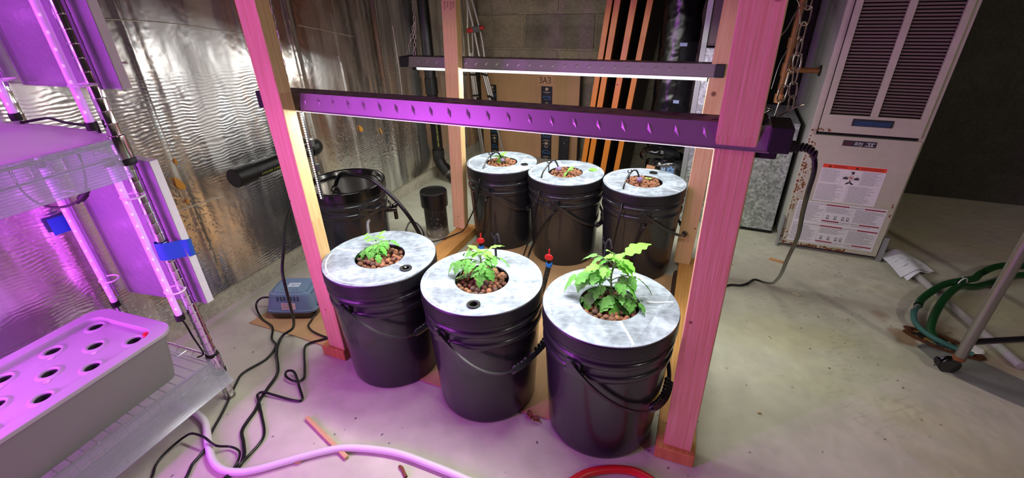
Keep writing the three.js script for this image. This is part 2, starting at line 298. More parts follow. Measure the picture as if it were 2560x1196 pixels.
// foil sheet hung on the left wall
{
  const nx = 520, ny = 130, g = new THREE.PlaneGeometry(1, 1, nx, ny), p = g.attributes.position, uv = g.attributes.uv;
  const z0 = 0.95, H0 = 0.085, top = 2.22;
  const ridges = []; for (let i = 0; i < 26; i++) ridges.push([z0 - rr(0, FL), rr(0.006, 0.016), rr(-0.0012, 0.002), rr(0, 6)]);
  ridges.push([-1.376, 0.012, 0.007, 1], [-0.80, 0.007, 0.004, 2], [-1.62, 0.006, 0.004, 4], [-1.9, 0.02, 0.008, 3]);
  for (let i = 0; i < p.count; i++) {
    const u = p.getX(i) + 0.5, v = p.getY(i) + 0.5, z = z0 - u * FL, h = H0 + v * (top - H0);
    let d = 0.009 * (fbm(u * 9, v * 4, 3, 400) - 0.5) + 0.0028 * (fbm(u * 36, v * 5, 3, 402) - 0.5);
    for (const [rz, w, a, s] of ridges) { const q = (z - rz - 0.012 * (fbm(h * 2.2, s, 2, 405) - 0.5) * 2) / w; if (Math.abs(q) < 4) d += a * Math.exp(-q * q); }
    d *= sstep(0, 0.04, v) * 0.9 + 0.1;
    p.setXYZ(i, wallX(z) + d, h, Math.max(z, -2.99)); uv.setXY(i, u, h / FH);
  }
  g.computeVertexNormals();
  const foil = tag(mesh('foil_insulation', g, M.foil), 'wrinkled silver foil insulation sheet hung over the whole left wall', 'insulation');
  const line = (pts, r) => mesh('foil_crease', tube(pts.map(([z, h]) => [wallX(z) + 0.004, h, z]), r, 60, 5), M.foilBright, foil, 'bright thin crease in the foil');
  line([[-0.66, 0.985], [-0.8, 0.972], [-0.95, 0.955], [-1.15, 0.918], [-1.3, 0.90]], 0.0016);
  line([[-0.70, 0.424], [-0.8, 0.418], [-0.906, 0.411]], 0.0012);
  line([[-0.45, 0.865], [-0.52, 0.85], [-0.6, 0.83]], 0.0012);
  line([[-1.42, 0.93], [-1.55, 0.905], [-1.72, 0.87]], 0.0012);
  line([[-1.376, 0.95], [-1.38, 0.75], [-1.376, 0.5], [-1.39, 0.25]], 0.0022);
  line([[-1.60, 0.80], [-1.605, 0.62], [-1.62, 0.45]], 0.0014);
  line([[-2.02, 0.9], [-2.025, 0.7], [-2.02, 0.5]], 0.0014);
  const tear = (z, h, w, l, t) => { const g = new THREE.SphereGeometry(1, 10, 6); const q = g.attributes.position; for (let i = 0; i < q.count; i++) q.setXYZ(i, q.getX(i) * 0.0025, q.getY(i) * l * (1 - 0.35 * q.getZ(i)), q.getZ(i) * w * (1 - 0.5 * q.getY(i))); g.computeVertexNormals(); g.rotateX(t); mesh('torn_patch', g, M.paperTear, foil, 'small tan tear in the foil').position.set(wallX(z) + 0.006, h, z); };
  tear(-0.785, 0.503, 0.011, 0.024, 0.35); tear(-0.738, 0.507, 0.006, 0.030, 0.4); tear(-0.80, 0.572, 0.005, 0.011, 0); tear(-1.655, 0.470, 0.012, 0.018, 0.5); tear(-1.80, 0.425, 0.005, 0.018, 0.3); tear(-0.79, 0.44, 0.005, 0.008, 0);
  const puff = (z, h, s) => { const g = new THREE.IcosahedronGeometry(1, 3), q = g.attributes.position; for (let i = 0; i < q.count; i++) { const n = V3().fromBufferAttribute(q, i), k = 0.6 + 0.9 * Math.abs(fbm(n.y * 2.5 + n.z * 2, n.z * 2 + 7, 3, 420) - 0.5) * 2; q.setXYZ(i, n.x * 0.010 * k, n.y * s * 0.5 * k, n.z * s * k); } g.computeVertexNormals(); mesh('torn_flap', g, M.foilBright, foil, 'puckered foil round a small hole').position.set(wallX(z) + 0.003, h, z); };
  puff(-0.742, 0.842, 0.018); puff(-0.747, 0.822, 0.014); puff(-0.77, 0.865, 0.008);
}
// black drain pipe stub high on the foil, its print in yellow
{
  const t = thing('drain_pipe', 'capped black plastic drain pipe lying level along the foil wall behind the left post', 'pipe');
  mesh('pipe', rod([-1.455, 0.486, -0.95], [-1.475, 0.486, -1.27], 0.028, 28), M.abs, t);
  mesh('coupling', rod([-1.452, 0.486, -0.915], [-1.457, 0.486, -0.985], 0.033, 28), M.abs, t);
  mesh('end_cap', rod([-1.4515, 0.486, -0.912], [-1.452, 0.486, -0.9175], 0.031, 28), M.blackMatte, t);
  mesh('elbow', tube([[-1.475, 0.486, -1.26], [-1.476, 0.486, -1.29], [-1.50, 0.486, -1.31], [-1.56, 0.486, -1.312]], 0.031, 20, 20), M.abs, t);
  const lab = canvasTex(512, 64, (c, w, h) => { c.fillStyle = '#0c0c0d'; c.fillRect(0, 0, w, h); c.fillStyle = '#a7a832'; c.font = 'bold 40px sans-serif'; c.fillText('LULAR CORE DWV PIPE ASTM', 4, 46, 504); });
  const g = new THREE.CylinderGeometry(0.0285, 0.0285, 0.22, 12, 1, true, 0.95, 0.5); g.rotateX(Math.PI / 2);
  const uv = g.attributes.uv; for (let i = 0; i < uv.count; i++) uv.setXY(i, 1 - uv.getY(i), uv.getX(i));
  const m = mesh('printed_text', g, std(0xffffff, 0.5, 0, { map: lab }), t); m.position.set(-1.464, 0.486, -1.11); m.rotation.y = 0.06;
}
{
  const t = thing('soil_stack', 'tall black plastic soil pipe with an elbow in the corner beside the foil wall', 'pipe');
  mesh('pipe', rod([-1.532, 0.20, -2.25], [-1.532, 1.6, -2.25], 0.031, 28), M.abs, t);
  mesh('coupling', rod([-1.532, 0.535, -2.25], [-1.532, 0.62, -2.25], 0.036, 28), M.abs, t);
  mesh('coupling', rod([-1.532, 0.165, -2.25], [-1.532, 0.205, -2.25], 0.036, 28), M.abs, t);
  mesh('elbow', tube([[-1.532, 0.18, -2.25], [-1.532, 0.145, -2.25], [-1.515, 0.105, -2.25], [-1.49, 0.078, -2.25]], 0.034, 20, 20), M.abs, t);
  mesh('coupling', rod([-1.505, 0.094, -2.25], [-1.475, 0.064, -2.25], 0.037, 28), M.abs, t);
  mesh('outlet_pipe', rod([-1.49, 0.079, -2.25], [-1.425, 0.014, -2.25], 0.031, 28), M.dirtyAbs, t);
  const lab = canvasTex(64, 512, (c, w, h) => { c.fillStyle = '#0c0c0d'; c.fillRect(0, 0, w, h); c.save(); c.translate(46, 8); c.rotate(Math.PI / 2); c.fillStyle = '#a7a832'; c.font = 'bold 40px sans-serif'; c.fillText('3" SCH NO CELLULAR CORE ABS', 0, 20, 490); c.restore(); });
  const g = new THREE.CylinderGeometry(0.0315, 0.0315, 0.26, 12, 1, true, 0.45, 0.55); mesh('printed_text', g, std(0xffffff, 0.5, 0, { map: lab }), t).position.set(-1.532, 0.35, -2.25);
}
{
  const t = thing('standpipe', 'short capped black standpipe set in the floor, splashed with grey mortar', 'pipe', [-1.15, 0, -1.615]);
  mesh('pipe', lathe([[0.053, 0], [0.053, 0.16]], 40), M.dirtyAbs, t);
  mesh('cap', lathe([[0.053, 0.152], [0.062, 0.153], [0.063, 0.157], [0.063, 0.222], [0.060, 0.227], [0.052, 0.222], [0.0, 0.223]], 40), M.abs, t);
}
// ---------------------------------------------------------------- stud frame
function stud(label, cx, zf, lean, h = 1.42, mat = M.pine, leanZ = 0) {
  const t = thing('wooden_post', label, 'post', [cx, 0.038, zf - 0.019]);
  const m = rbox(0.063, h, 0.038, 0.003, 1, rnd() * 3); place(m, 0, h / 2, 0); m.applyMatrix4(new THREE.Matrix4().makeRotationZ(-lean)); 
  const s = mesh('stud', m, mat, t);
  return t;
}
const pFL = stud('pine post at the front left of the frame, its face washed pink', -0.972, -0.757, 0.0, 1.42, M.pine);
const pFR = stud('pine post at the front right of the frame, nearest the camera', 0.045, -0.803, -0.017, 1.42, M.pine2);
const pBL = stud('pine post at the back left of the frame with a stamped top', -1.0435, -1.64, 0.042, 1.42, M.pine);
const pBR = stud('pine post at the back right of the frame, half hidden by the front right post', -0.036, -1.69, 0.02, 1.42, M.pine2);
{
  const st = canvasTex(128, 256, (c, w, h) => { c.fillStyle = '#d3b480'; c.fillRect(0, 0, w, h); c.fillStyle = '#2b2320'; for (const x of [22, 52, 86, 112]) { c.save(); c.translate(x, 20); c.rotate(Math.PI / 2); c.font = 'bold 17px sans-serif'; c.fillText(x % 4 ? 'KD-HT  STUD' : 'SPF  No 2', 0, 0, 190); c.restore(); } });
  const g = new THREE.PlaneGeometry(0.055, 0.07);
  const m = mesh('grade_stamp', g, std(0xffffff, 0.7, 0, { map: st }), pBL); m.position.set(0.0385, 0.93, 0.0197); m.rotation.z = -0.042;
}
function plate(label, x0, z0, z1, mat) {
  const t = thing('base_plate', label, 'board', [x0, 0, (z0 + z1) / 2]);
  const l = Math.abs(z1 - z0); mesh('plank', place(rbox(0.089, 0.038, l, 0.003, 2, rnd() * 3), 0, 0.019, 0), mat, t);
  return t;
}
plate('pine base board on the floor under the two left posts', -1.0, -0.748, -1.70, M.oldPine).rotation.y = 0.035;
const plR = plate('pine base board on the floor under the two right posts', 0.018, -0.79, -1.76, M.oldPine); plR.rotation.y = 0.05;
mesh('bark_edge', tube([[-0.045, 0.02, -0.37], [-0.047, 0.022, -0.3], [-0.046, 0.02, -0.2], [-0.047, 0.02, -0.1]], 0.013, 24, 8), M.bark, plR, 'strip of dark bark left on the edge');
{
  const t = thing('cardboard_sheet', 'flat brown cardboard sheet laid on the floor under the buckets and the air pump', 'cardboard');
  const s = new THREE.Shape([[-1.396, 0.764], [-1.187, 0.776], [-1.043, 0.776], [-0.6, 0.775], [-0.355, 0.785], [-0.256, 0.793], [-0.034, 0.795], [-0.036, 1.64], [-0.5, 1.66], [-0.94, 1.66], [-0.95, 1.2], [-1.36, 1.18]].map(([x, z]) => new THREE.Vector2(x, z)));
  const g = new THREE.ExtrudeGeometry(s, { depth: 0.003, bevelEnabled: false }); g.rotateX(-Math.PI / 2);
  mesh('sheet', boxUV(g, 2), M.cardboard, t).position.y = 0.0005;
}
// ---------------------------------------------------------------- light bars
function lightBar(label, x0, x1, yl, zf, slant, capL, capR, front) {
  const t = thing('grow_light_bar', label, 'grow light', [x0, yl, zf]);
  const L = x1 - x0, Hh = 0.038, dz = front ? 0.078 : 0.075;
  // open-bottomed folded hood: section points (z, y) walked round a 1.2 mm sheet
  const prof = [[0.004, -0.001], [0, 0], [-0.010, Hh], [-0.066, Hh], [-dz, 0], [-dz - 0.004, -0.001]], th = 0.0014;
  const s = new THREE.Shape(); s.moveTo(prof[0][0], prof[0][1]); for (const q of prof.slice(1)) s.lineTo(q[0], q[1]);
  s.lineTo(-dz - 0.004, -0.001 - th); s.lineTo(-dz + th, -th); s.lineTo(-0.066 + th, Hh - th); s.lineTo(-0.010 - th, Hh - th); s.lineTo(-th, -th); s.lineTo(0.004, -0.001 - th);
  const g = new THREE.ExtrudeGeometry(s, { depth: L, bevelEnabled: false }); g.rotateY(Math.PI / 2); g.scale(1, 1, -1);
  const p = g.attributes.position;                                             // shape x -> z
  for (let i = 0; i < p.count; i++) p.setZ(i, p.getZ(i)); 
  const idx = g.index; if (!idx) { for (let i = 0; i < p.count; i += 3) { const a = [p.getX(i), p.getY(i), p.getZ(i)]; p.setXYZ(i, p.getX(i + 2), p.getY(i + 2), p.getZ(i + 2)); p.setXYZ(i + 2, ...a); } }
  g.computeVertexNormals(); mesh('hood', g, M.hood, t);
  const n = Math.round(L / 0.0483), rh = new THREE.OctahedronGeometry(1, 0); rh.scale(0.0046, 0.0115, 0.0015); rh.rotateZ(slant); rh.rotateX(-0.257);
  const rt = new THREE.OctahedronGeometry(1, 0); rt.scale(0.0125, 0.0018, 0.0045); rt.rotateY(0.6);
  for (let i = 0; i < n; i++) {
    const x = 0.03 + (i + 0.5) * (L - 0.06) / n;
    mesh('diamond_emboss', rh, M.hood, t).position.set(x, 0.0205, -0.0050);
    mesh('diamond_emboss', rt, M.hoodTop, t).position.set(x + 0.012, Hh + 0.0003, i % 2 ? -0.018 : -0.03);
    mesh('diamond_emboss', rt, M.hoodTop, t).position.set(x - 0.012, Hh + 0.0003, -0.056);
  }
  mesh('end_cap', place(rbox(capL, Hh + 0.004, dz + 0.002, 0.002), -capL / 2 + 0.004, Hh / 2 - 0.002, -dz / 2), M.blackMatte, t, 'black end cap');
  mesh('end_cap', place(rbox(capR, Hh + 0.003, dz + 0.002, 0.002), L + capR / 2 - 0.004, Hh / 2 - 0.001, -dz / 2), M.blackMatte, t, 'black driver box');
  const ty = front ? -0.0060 : -0.0105, tz = -0.036;
  mesh('led_tube', rod([0.02, ty, tz], [L - 0.02, ty, tz], front ? 0.0085 : 0.0075, 14), M.led, t, 'lit white diode tube');
  const beads = []; for (let x = 0.03; x < L - 0.03; x += 0.0075) { const b = new THREE.SphereGeometry(0.0028, 6, 4); b.scale(1, 1, 0.7); b.translate(x, ty - 0.002, tz + 0.0072); beads.push(b); }
  const bd = mesh('led_bead_row', merge(beads), M.ledBead, t); bd.userData.kind = 'stuff';
  mesh('socket', rod([0.002, ty, tz], [0.024, ty, tz], 0.0105, 12), M.blackMatte, t);
  mesh('socket', rod([L - 0.024, ty, tz], [L - 0.002, ty, tz], 0.0105, 12), M.blackMatte, t);
  return t;
}
const bar1 = lightBar('front diamond-plate hood light bar hanging over the three nearer buckets', -1.062, 0.082, 0.7685, -0.802, 0.42, 0.02, 0.032, true);
lightBar('back diamond-plate hood light bar hanging over the farther row of buckets', -1.255, -0.035, 0.757, -1.68, -0.62, 0.045, 0.03, false);
mesh('mounting_clip', place(rbox(0.05, 0.006, 0.05, 0.0015), 1.11, 0.043, -0.035), M.blackMatte, bar1);
mesh('wire_hook', tube([[1.098, 0.046, -0.02], [1.112, 0.060, -0.03], [1.135, 0.058, -0.036], [1.128, 0.046, -0.055]], 0.0016, 24, 6), M.chain, bar1);
mesh('wire_hook', tube([[1.15, 0.046, -0.05], [1.17, 0.062, -0.045], [1.182, 0.066, -0.05]], 0.0016, 16, 6), M.chain, bar1);
mesh('plug_body', place(rbox(0.045, 0.014, 0.02, 0.003), 1.135, -0.009, -0.02), M.blackMatte, bar1);

const linkGeo = (() => { const c = new THREE.CatmullRomCurve3([[0, 0.0125], [0.0052, 0.0085], [0.0052, -0.0085], [0, -0.0125], [-0.0052, -0.0085], [-0.0052, 0.0085]].map(([x, y]) => V3(x, y, 0)), true, 'catmullrom', 0.6); return new THREE.TubeGeometry(c, 28, 0.0013, 6, true); })();
function chainOf(label, strands, scale = 1) {
  const t = thing('hanging_chain', label, 'chain', strands[0][0]);
  let k = 0;
  for (const [a, b] of strands) {
    const A = V3(...a), B = V3(...b), d = B.clone().sub(A), n = Math.round(d.length() / (0.0205 * scale));
    for (let i = 0; i < n; i++) {
      const m = mesh('link', linkGeo, M.chain, t); m.scale.setScalar(scale);
      m.position.copy(A).addScaledVector(d, (i + 0.5) / n).sub(t.position);
      m.quaternion.setFromUnitVectors(V3(0, 1, 0), d.clone().normalize()); m.rotateY((k++ % 2 ? 1.25 : -0.3) + rr(-0.25, 0.25));
    }
  }
  return t;
}
chainOf('pink-lit steel chain holding the right end of the front light bar', [[[0.084, 1.30, -0.845], [0.091, 0.93, -0.845]], [[0.091, 0.93, -0.845], [0.082, 0.818, -0.838]], [[0.091, 0.93, -0.845], [0.104, 0.822, -0.868]]], 1.0);
chainOf('thin chain behind the front left post holding the left end of the front light bar', [[[-0.992, 1.30, -0.845], [-1.008, 0.812, -0.845]]], 0.8);
chainOf('thin chain holding the left end of the back light bar before the foil wall', [[[-1.192, 1.30, -1.70], [-1.207, 0.93, -1.70]], [[-1.207, 0.93, -1.70], [-1.262, 0.80, -1.70]], [[-1.207, 0.93, -1.70], [-1.228, 0.80, -1.70]]], 0.85);
{
  const t = thing('vertical_light_strip', 'slim beaded strip clipped upright along the back edge of the front left post', 'light strip', [-0.937, 0.53, -0.806]);
  mesh('channel', place(rbox(0.006, 0.245, 0.008, 0.0015), 0, 0.1225, 0), M.blackMatte, t);
  const b = []; for (let y = 0.006; y < 0.24; y += 0.0062) { const s = new THREE.SphereGeometry(0.0027, 7, 5); s.translate(0.001, y, 0.0045); b.push(s); }
  mesh('bead_row', merge(b), M.ledOff, t).userData.kind = 'stuff';
  for (const y of [0.09, 0.155]) mesh('clip', place(rbox(0.012, 0.02, 0.012, 0.002), 0.005, y, -0.003), M.blackMatte, t);
}
// ---------------------------------------------------------------- buckets
const LIDY = 0.371, HOLE = 0.069;
const bodyGeo = lathe([[0, 0.004], [0.120, 0.004], [0.123, 0.0], [0.131, 0.0], [0.1335, 0.006], [0.1345, 0.012], [0.1470, 0.262], [0.1475, 0.268], [0.1515, 0.270], [0.1525, 0.273], [0.1525, 0.281], [0.1515, 0.284], [0.1485, 0.285], [0.1485, 0.303], [0.1525, 0.305], [0.1535, 0.308], [0.1535, 0.316], [0.152, 0.319], [0.1490, 0.320], [0.1490, 0.345], [0.1505, 0.35], [0.1505, 0.366], [0.146, 0.366], [0.1455, 0.30], [0.135, 0.03], [0, 0.02]], 96);
function ringShape(r, hole, holes = []) { const s = new THREE.Shape(); s.absarc(0, 0, r, 0, Math.PI * 2); if (hole) { const h = new THREE.Path(); h.absarc(0, 0, hole, 0, Math.PI * 2, true); s.holes.push(h); } for (const [x, y, q] of holes) { const h = new THREE.Path(); h.absarc(x, y, q, 0, Math.PI * 2, true); s.holes.push(h); } return s; }
const skirtGeo = lathe([[0.1500, 0.334], [0.1550, 0.334], [0.1555, 0.337], [0.1552, 0.366], [0.1535, 0.3695], [0.149, 0.3700], [0.0, 0.3698]].slice(0, 6), 96);
const earGeo = merge([place(rbox(0.036, 0.034, 0.012, 0.003), 0, 0.293, 0.152), rod([0, 0.303, 0.15], [0, 0.303, 0.166], 0.008, 14), place(rbox(0.05, 0.012, 0.006, 0.002), 0, 0.272, 0.1515)]);
const earGeo2 = earGeo.clone().rotateY(Math.PI);
const netGeo = lathe([[0.0685, 0.3685], [0.0670, 0.3685], [0.064, 0.345], [0.056, 0.27], [0.0, 0.27], [0.0, 0.268], [0.058, 0.268], [0.066, 0.345], [0.0685, 0.366], [0.0685, 0.3685]], 48);
function bucket(label, x, z, ear, phi, seams, grom, opt = {}) {
  const t = thing('bucket', label, 'bucket', [x, 0, z], (90 - ear) * D2R);
  mesh('body', bodyGeo, M.bucket, t);
  mesh('handle_ear', earGeo, M.bucket, t); mesh('handle_ear', earGeo2, M.bucket, t);
  const pts = [], ups = []; const R = opt.r || 0.175;
  for (let i = 0; i <= 48; i++) { const a = Math.PI * i / 48, c = Math.sign(Math.cos(a)) * Math.pow(Math.abs(Math.cos(a)), opt.pw || 1), s = Math.pow(Math.max(0, Math.sin(a)), opt.pw || 1); pts.push(V3(R * s * Math.cos(phi) , 0.303 - R * s * Math.sin(phi), 0.162 * c)); }
  const nrm = V3(Math.sin(phi), Math.cos(phi), 0);
  mesh('handle', band(pts, 0.009, 0.0045, () => nrm), M.bucket, t, 'black swing handle');
  if (opt.grip !== false) {
    const gp = pts.slice(19, 30), g = [band(gp, 0.017, 0.012, () => nrm)];
    for (let i = 20; i < 30; i += 1) { const b = new THREE.SphereGeometry(0.0065, 8, 6); b.translate(pts[i].x, pts[i].y, pts[i].z); b.translate(-0.007 * Math.cos(phi), 0.007 * Math.sin(phi), 0); g.push(b); }
    mesh('grip', merge(g), M.bucket, t, 'scalloped handle grip');
  }
  if (!opt.solid) {
    const lid = mesh('lid', skirtGeo, M.bucketLid, t);
    const a0 = (90 - ear) * D2R, lx = (dx, dz) => [dx * Math.cos(a0) - dz * Math.sin(a0), dx * Math.sin(a0) + dz * Math.cos(a0)];
    const gl = grom ? lx(...grom) : null;
    const g = new THREE.ExtrudeGeometry(ringShape(0.1532, HOLE, gl ? [[gl[0], -gl[1], 0.0105]] : []), { depth: 0.0016, bevelEnabled: true, bevelSize: 0.0006, bevelThickness: 0.0006, bevelSegments: 1, curveSegments: 64 });
    g.rotateX(-Math.PI / 2); g.translate(0, LIDY - 0.0014, 0);
    const gg = boxUV(g, 2); const uv = gg.attributes.uv, off = rnd(); for (let i = 0; i < uv.count; i++) uv.setXY(i, uv.getX(i) * 3.1 + off, uv.getY(i) * 3.1 + off * 2);
    mesh('foil_top', gg, M.lidFoil, lid, 'scuffed silver foil disc');
    for (const [deg, w, r0, r1] of seams) {
      const a = deg * D2R, q = []; for (let i = 0; i <= 10; i++) { const r = mixN(r0, r1, i / 10); const [sx, sz] = lx(r * Math.cos(a) + 0.0025 * (fbm(i * 0.4, deg, 2, 7) - 0.5), r * Math.sin(a) + 0.004 * (fbm(i * 0.4, deg, 2, 9) - 0.5)); q.push(V3(sx, LIDY + 0.0010, sz)); }
      mesh('foil_seam', band(q, w, 0.0012, () => V3(-(q[10].z - q[0].z), 0, q[10].x - q[0].x).normalize()), M.foilSeam, lid);
    }
    { const q = []; for (let i = 0; i <= 60; i++) { const a = (opt.ring || 0) + i / 60 * 2.6; q.push(V3(0.143 * Math.cos(a), LIDY + 0.0008, 0.143 * Math.sin(a))); } mesh('foil_seam', band(q, 0.0035, 0.001, () => V3(0, 0, 1)), M.foilSeam, lid); }
    if (gl) { const r = lathe([[0.0, -0.0125], [0.0090, -0.0125], [0.0090, -0.012], [0.0098, -0.012], [0.0104, 0.0], [0.0160, 0.0005], [0.0160, 0.0032], [0.0140, 0.0045], [0.0104, 0.0042], [0.0090, 0.002], [0.0090, -0.012]], 28); mesh('grommet', r, M.rubber, lid, 'black rubber grommet').position.set(gl[0], LIDY + 0.0006, gl[1]); }
  }
  return t;
}
const BK = { A: [-0.796, -0.832], B: [-0.477, -0.836], C: [-0.156, -0.858], D: [-0.834, -1.705], E: [-0.531, -1.676], F: [-0.219, -1.678] };
const RB = 0.153, H0_ = 0.07;
bucket('black bucket at the left end of the nearer row with a small tomato seedling', ...BK.A, 92, 33 * D2R, [[175, 0.006, H0_, 0.15], [14, 0.004, H0_, 0.11], [62, 0.003, H0_ + 0.02, 0.12], [-48, 0.003, H0_ + 0.02, 0.15]], [0.110, 0.030], { ring: 0.2, r: 0.19, pw: 0.7 });
bucket('black bucket in the middle of the nearer row with a medium tomato plant', ...BK.B, 104, 33 * D2R, [[140, 0.006, H0_, 0.15], [208, 0.005, H0_, 0.14], [-8, 0.004, H0_, 0.12], [-35, 0.004, H0_, 0.145]], [0.035, 0.108], { ring: 1.2, r: 0.19, pw: 0.7 });
bucket('black bucket at the right end of the nearer row with the tallest tomato plant', ...BK.C, 104, 42 * D2R, [[150, 0.005, H0_ + 0.01, 0.15], [58, 0.005, H0_, 0.15], [-22, 0.004, H0_ + 0.015, 0.145], [205, 0.003, 0.09, 0.14]], [0.012, -0.100], { ring: 2.2, r: 0.21 });
bucket('black bucket at the left end of the farther row before the cardboard box', ...BK.D, 92, 33 * D2R, [[100, 0.003, H0_, 0.15], [190, 0.003, H0_, 0.15], [-10, 0.004, H0_, 0.12]], [0.109, 0.004], { ring: 0.5, r: 0.19, pw: 0.7 });
bucket('black bucket in the middle of the farther row before the orange doors', ...BK.E, 88, 39 * D2R, [[120, 0.004, H0_, 0.15], [35, 0.004, H0_, 0.15], [240, 0.003, H0_, 0.15]], null, { ring: 1.6, r: 0.21 });
bucket('black bucket at the right end of the farther row beside the back right post', ...BK.F, 77, 36 * D2R, [[25, 0.004, H0_, 0.15], [160, 0.003, H0_, 0.15], [95, 0.003, H0_, 0.15]], [0.018, -0.105], { ring: 2.6, r: 0.22 });
for (const [k, n] of [['A', 'left bucket of the nearer row'], ['B', 'middle bucket of the nearer row'], ['C', 'right bucket of the nearer row'], ['D', 'left bucket of the farther row'], ['E', 'middle bucket of the farther row'], ['F', 'right bucket of the farther row']])
  tag(mesh('net_cup', netGeo, M.blackPlastic), `black net cup full of clay pebbles in the ${n}`, 'net cup').position.set(BK[k][0], 0, BK[k][1]);
// reservoir bucket against the foil wall
{
  const t = bucket('glossy black lidded bucket standing apart by the foil wall, a hose in its lid', -1.318, -1.262, 28, 20 * D2R, [], null, { solid: true, grip: false, r: 0.17 });
  const lid = mesh('lid', lathe([[0.150, 0.335], [0.1555, 0.335], [0.156, 0.338], [0.1555, 0.371], [0.153, 0.375], [0.146, 0.375], [0.142, 0.371], [0.139, 0.358], [0.136, 0.356], [0.0, 0.355]], 96), M.blackPlastic, t, 'glossy recessed lid');
  mesh('lid_rib', lathe([[0.122, 0.3555], [0.124, 0.3585], [0.127, 0.3555]], 96), M.blackPlastic, lid);
  const sp = merge([rod([0.10, 0.235, 0.09], [0.135, 0.235, 0.125], 0.012, 16), rod([0.13, 0.245, 0.12], [0.13, 0.19, 0.12], 0.008, 12), place(rbox(0.03, 0.014, 0.014, 0.003), 0.132, 0.252, 0.122)]);
  mesh('spigot', sp, M.blackPlastic, t).rotation.y = -62 * D2R + Math.PI / 4 + 0.55;
}
// ---------------------------------------------------------------- clay pebbles
{
  const geos = [0, 1, 2].map((k) => { const g = new THREE.IcosahedronGeometry(1, 2), p = g.attributes.position, uv = g.attributes.uv; for (let i = 0; i < p.count; i++) { const n = V3().fromBufferAttribute(p, i), s = 1 + 0.16 * (fbm(n.x * 1.3 + k * 5 + 9, n.y * 1.3 + n.z * 1.1, 3, 500 + k) - 0.5) * 2; p.setXYZ(i, n.x * s, n.y * s * 0.95, n.z * s); } g.computeVertexNormals(); return g; });
  const name = { A: 'left bucket of the nearer row', B: 'middle bucket of the nearer row', C: 'right bucket of the nearer row' };
  const low = [];
  const scatter = (R, dmin, tries) => { const out = []; for (let i = 0; i < tries && out.length < 400; i++) { const r = R * Math.sqrt(rnd()), a = rnd() * 6.2832, x = r * Math.cos(a), z = r * Math.sin(a); if (out.every((q) => Math.hypot(q[0] - x, q[1] - z) > dmin)) out.push([x, z]); } return out; };
  let made = 0;
  for (const k of 'ABCDEF') {
    const front = 'ABC'.includes(k), top = 0.3655 + (k === 'C' ? -0.004 : 0);
    for (const [x, z] of scatter(0.0605, front ? 0.0122 : 0.0115, 5000)) {
      const r = rr(0.0058, 0.0078), y = top - r * 0.4 + 0.003 * (1 - Math.hypot(x, z) / 0.06) + rr(-0.0028, 0.0028) - (front ? 0 : -0.003);
      if (front && made < 290) {
        const m = mesh('clay_pebble', geos[Math.floor(rnd() * 3)], M.clay[[0, 0, 1, 1, 2, 3][Math.floor(rnd() * 6)]]);
        tag(m, `small round brown clay pebble in the ${name[k]}`, 'clay pebble', `clay pebbles of the ${name[k]}`);
        m.position.set(BK[k][0] + x, y, BK[k][1] + z); m.scale.setScalar(r); m.rotation.set(rnd() * 6, rnd() * 6, rnd() * 6); made++;
      } else low.push([BK[k][0] + x, y, BK[k][1] + z, r]);
    }
    for (const [x, z] of scatter(0.056, 0.0118, 3000)) low.push([BK[k][0] + x, top - 0.013 + rr(-0.002, 0.002) + (front ? 0 : 0.005), BK[k][1] + z, 0.0078]);
  }
  const im = new THREE.InstancedMesh(geos[0], M.clay[0], low.length); im.name = 'clay_pebbles'; im.userData.kind = 'stuff'; tag(im, 'brown clay pebbles filling the farther net cups and the layer below the top one', 'clay pebbles');
  const mt = new THREE.Matrix4(); low.forEach(([x, y, z, r], i) => { mt.compose(V3(x, y, z), new THREE.Quaternion().setFromEuler(new THREE.Euler(rnd() * 6, rnd() * 6, rnd() * 6)), V3(r, r, r)); im.setMatrixAt(i, mt); im.setColorAt(i, new THREE.Color().setScalar(rr(0.75, 1.15))); });
  im.castShadow = im.receiveShadow = true; scene.add(im);
}
// ---------------------------------------------------------------- plants
// one leaflet, unit length along +x, blade in xz, midrib slightly sunk, tip drooping
function leafletGeo(kind) {
  const N = 14, K = 3, pos = [], idx = [], uv = [];
  const lobes = kind === 'round' ? 0 : 1;
  for (let i = 0; i <= N; i++) {
    const s = i / N; let w = 0.30 * Math.pow(Math.sin(Math.PI * Math.pow(s, 0.72)), 0.85) * (1 - 0.15 * s);
    if (lobes) w *= 0.66 + 0.56 * Math.abs(Math.sin(s * Math.PI * 3.4 + 0.4)); else w = 0.34 * Math.pow(Math.sin(Math.PI * Math.pow(s, 0.8)), 0.7);
    for (let k = -K; k <= K; k++) { const q = k / K, sx = lobes ? 0.06 * Math.abs(q) : 0; pos.push(s + sx * (1 - s), 0.10 * Math.abs(q) * w * 3 * 0.35 - 0.30 * s * s + 0.018 * Math.sin(s * 21 + k) * Math.abs(q), q * w); uv.push(s, q); }
  }
  const W = 2 * K + 1; for (let i = 0; i < N; i++) for (let k = 0; k < W - 1; k++) { const a = i * W + k; idx.push(a, a + 1, a + W, a + 1, a + W + 1, a + W); }
  const g = new THREE.BufferGeometry(); g.setAttribute('position', new THREE.Float32BufferAttribute(pos, 3)); g.setAttribute('uv', new THREE.Float32BufferAttribute(uv, 2)); g.setIndex(idx); g.computeVertexNormals(); return g;
}
const leafLobed = leafletGeo('lobed'), leafRound = leafletGeo('round');
function orient(o, pos, dir, roll = 0) { const d = dir.clone().normalize(), up = Math.abs(d.y) > 0.95 ? V3(0, 0, 1) : V3(0, 1, 0), z = d.clone().cross(up).normalize(), y = z.clone().cross(d); o.position.copy(pos); o.quaternion.setFromRotationMatrix(new THREE.Matrix4().makeBasis(d, y, z)); o.rotateX(roll); }
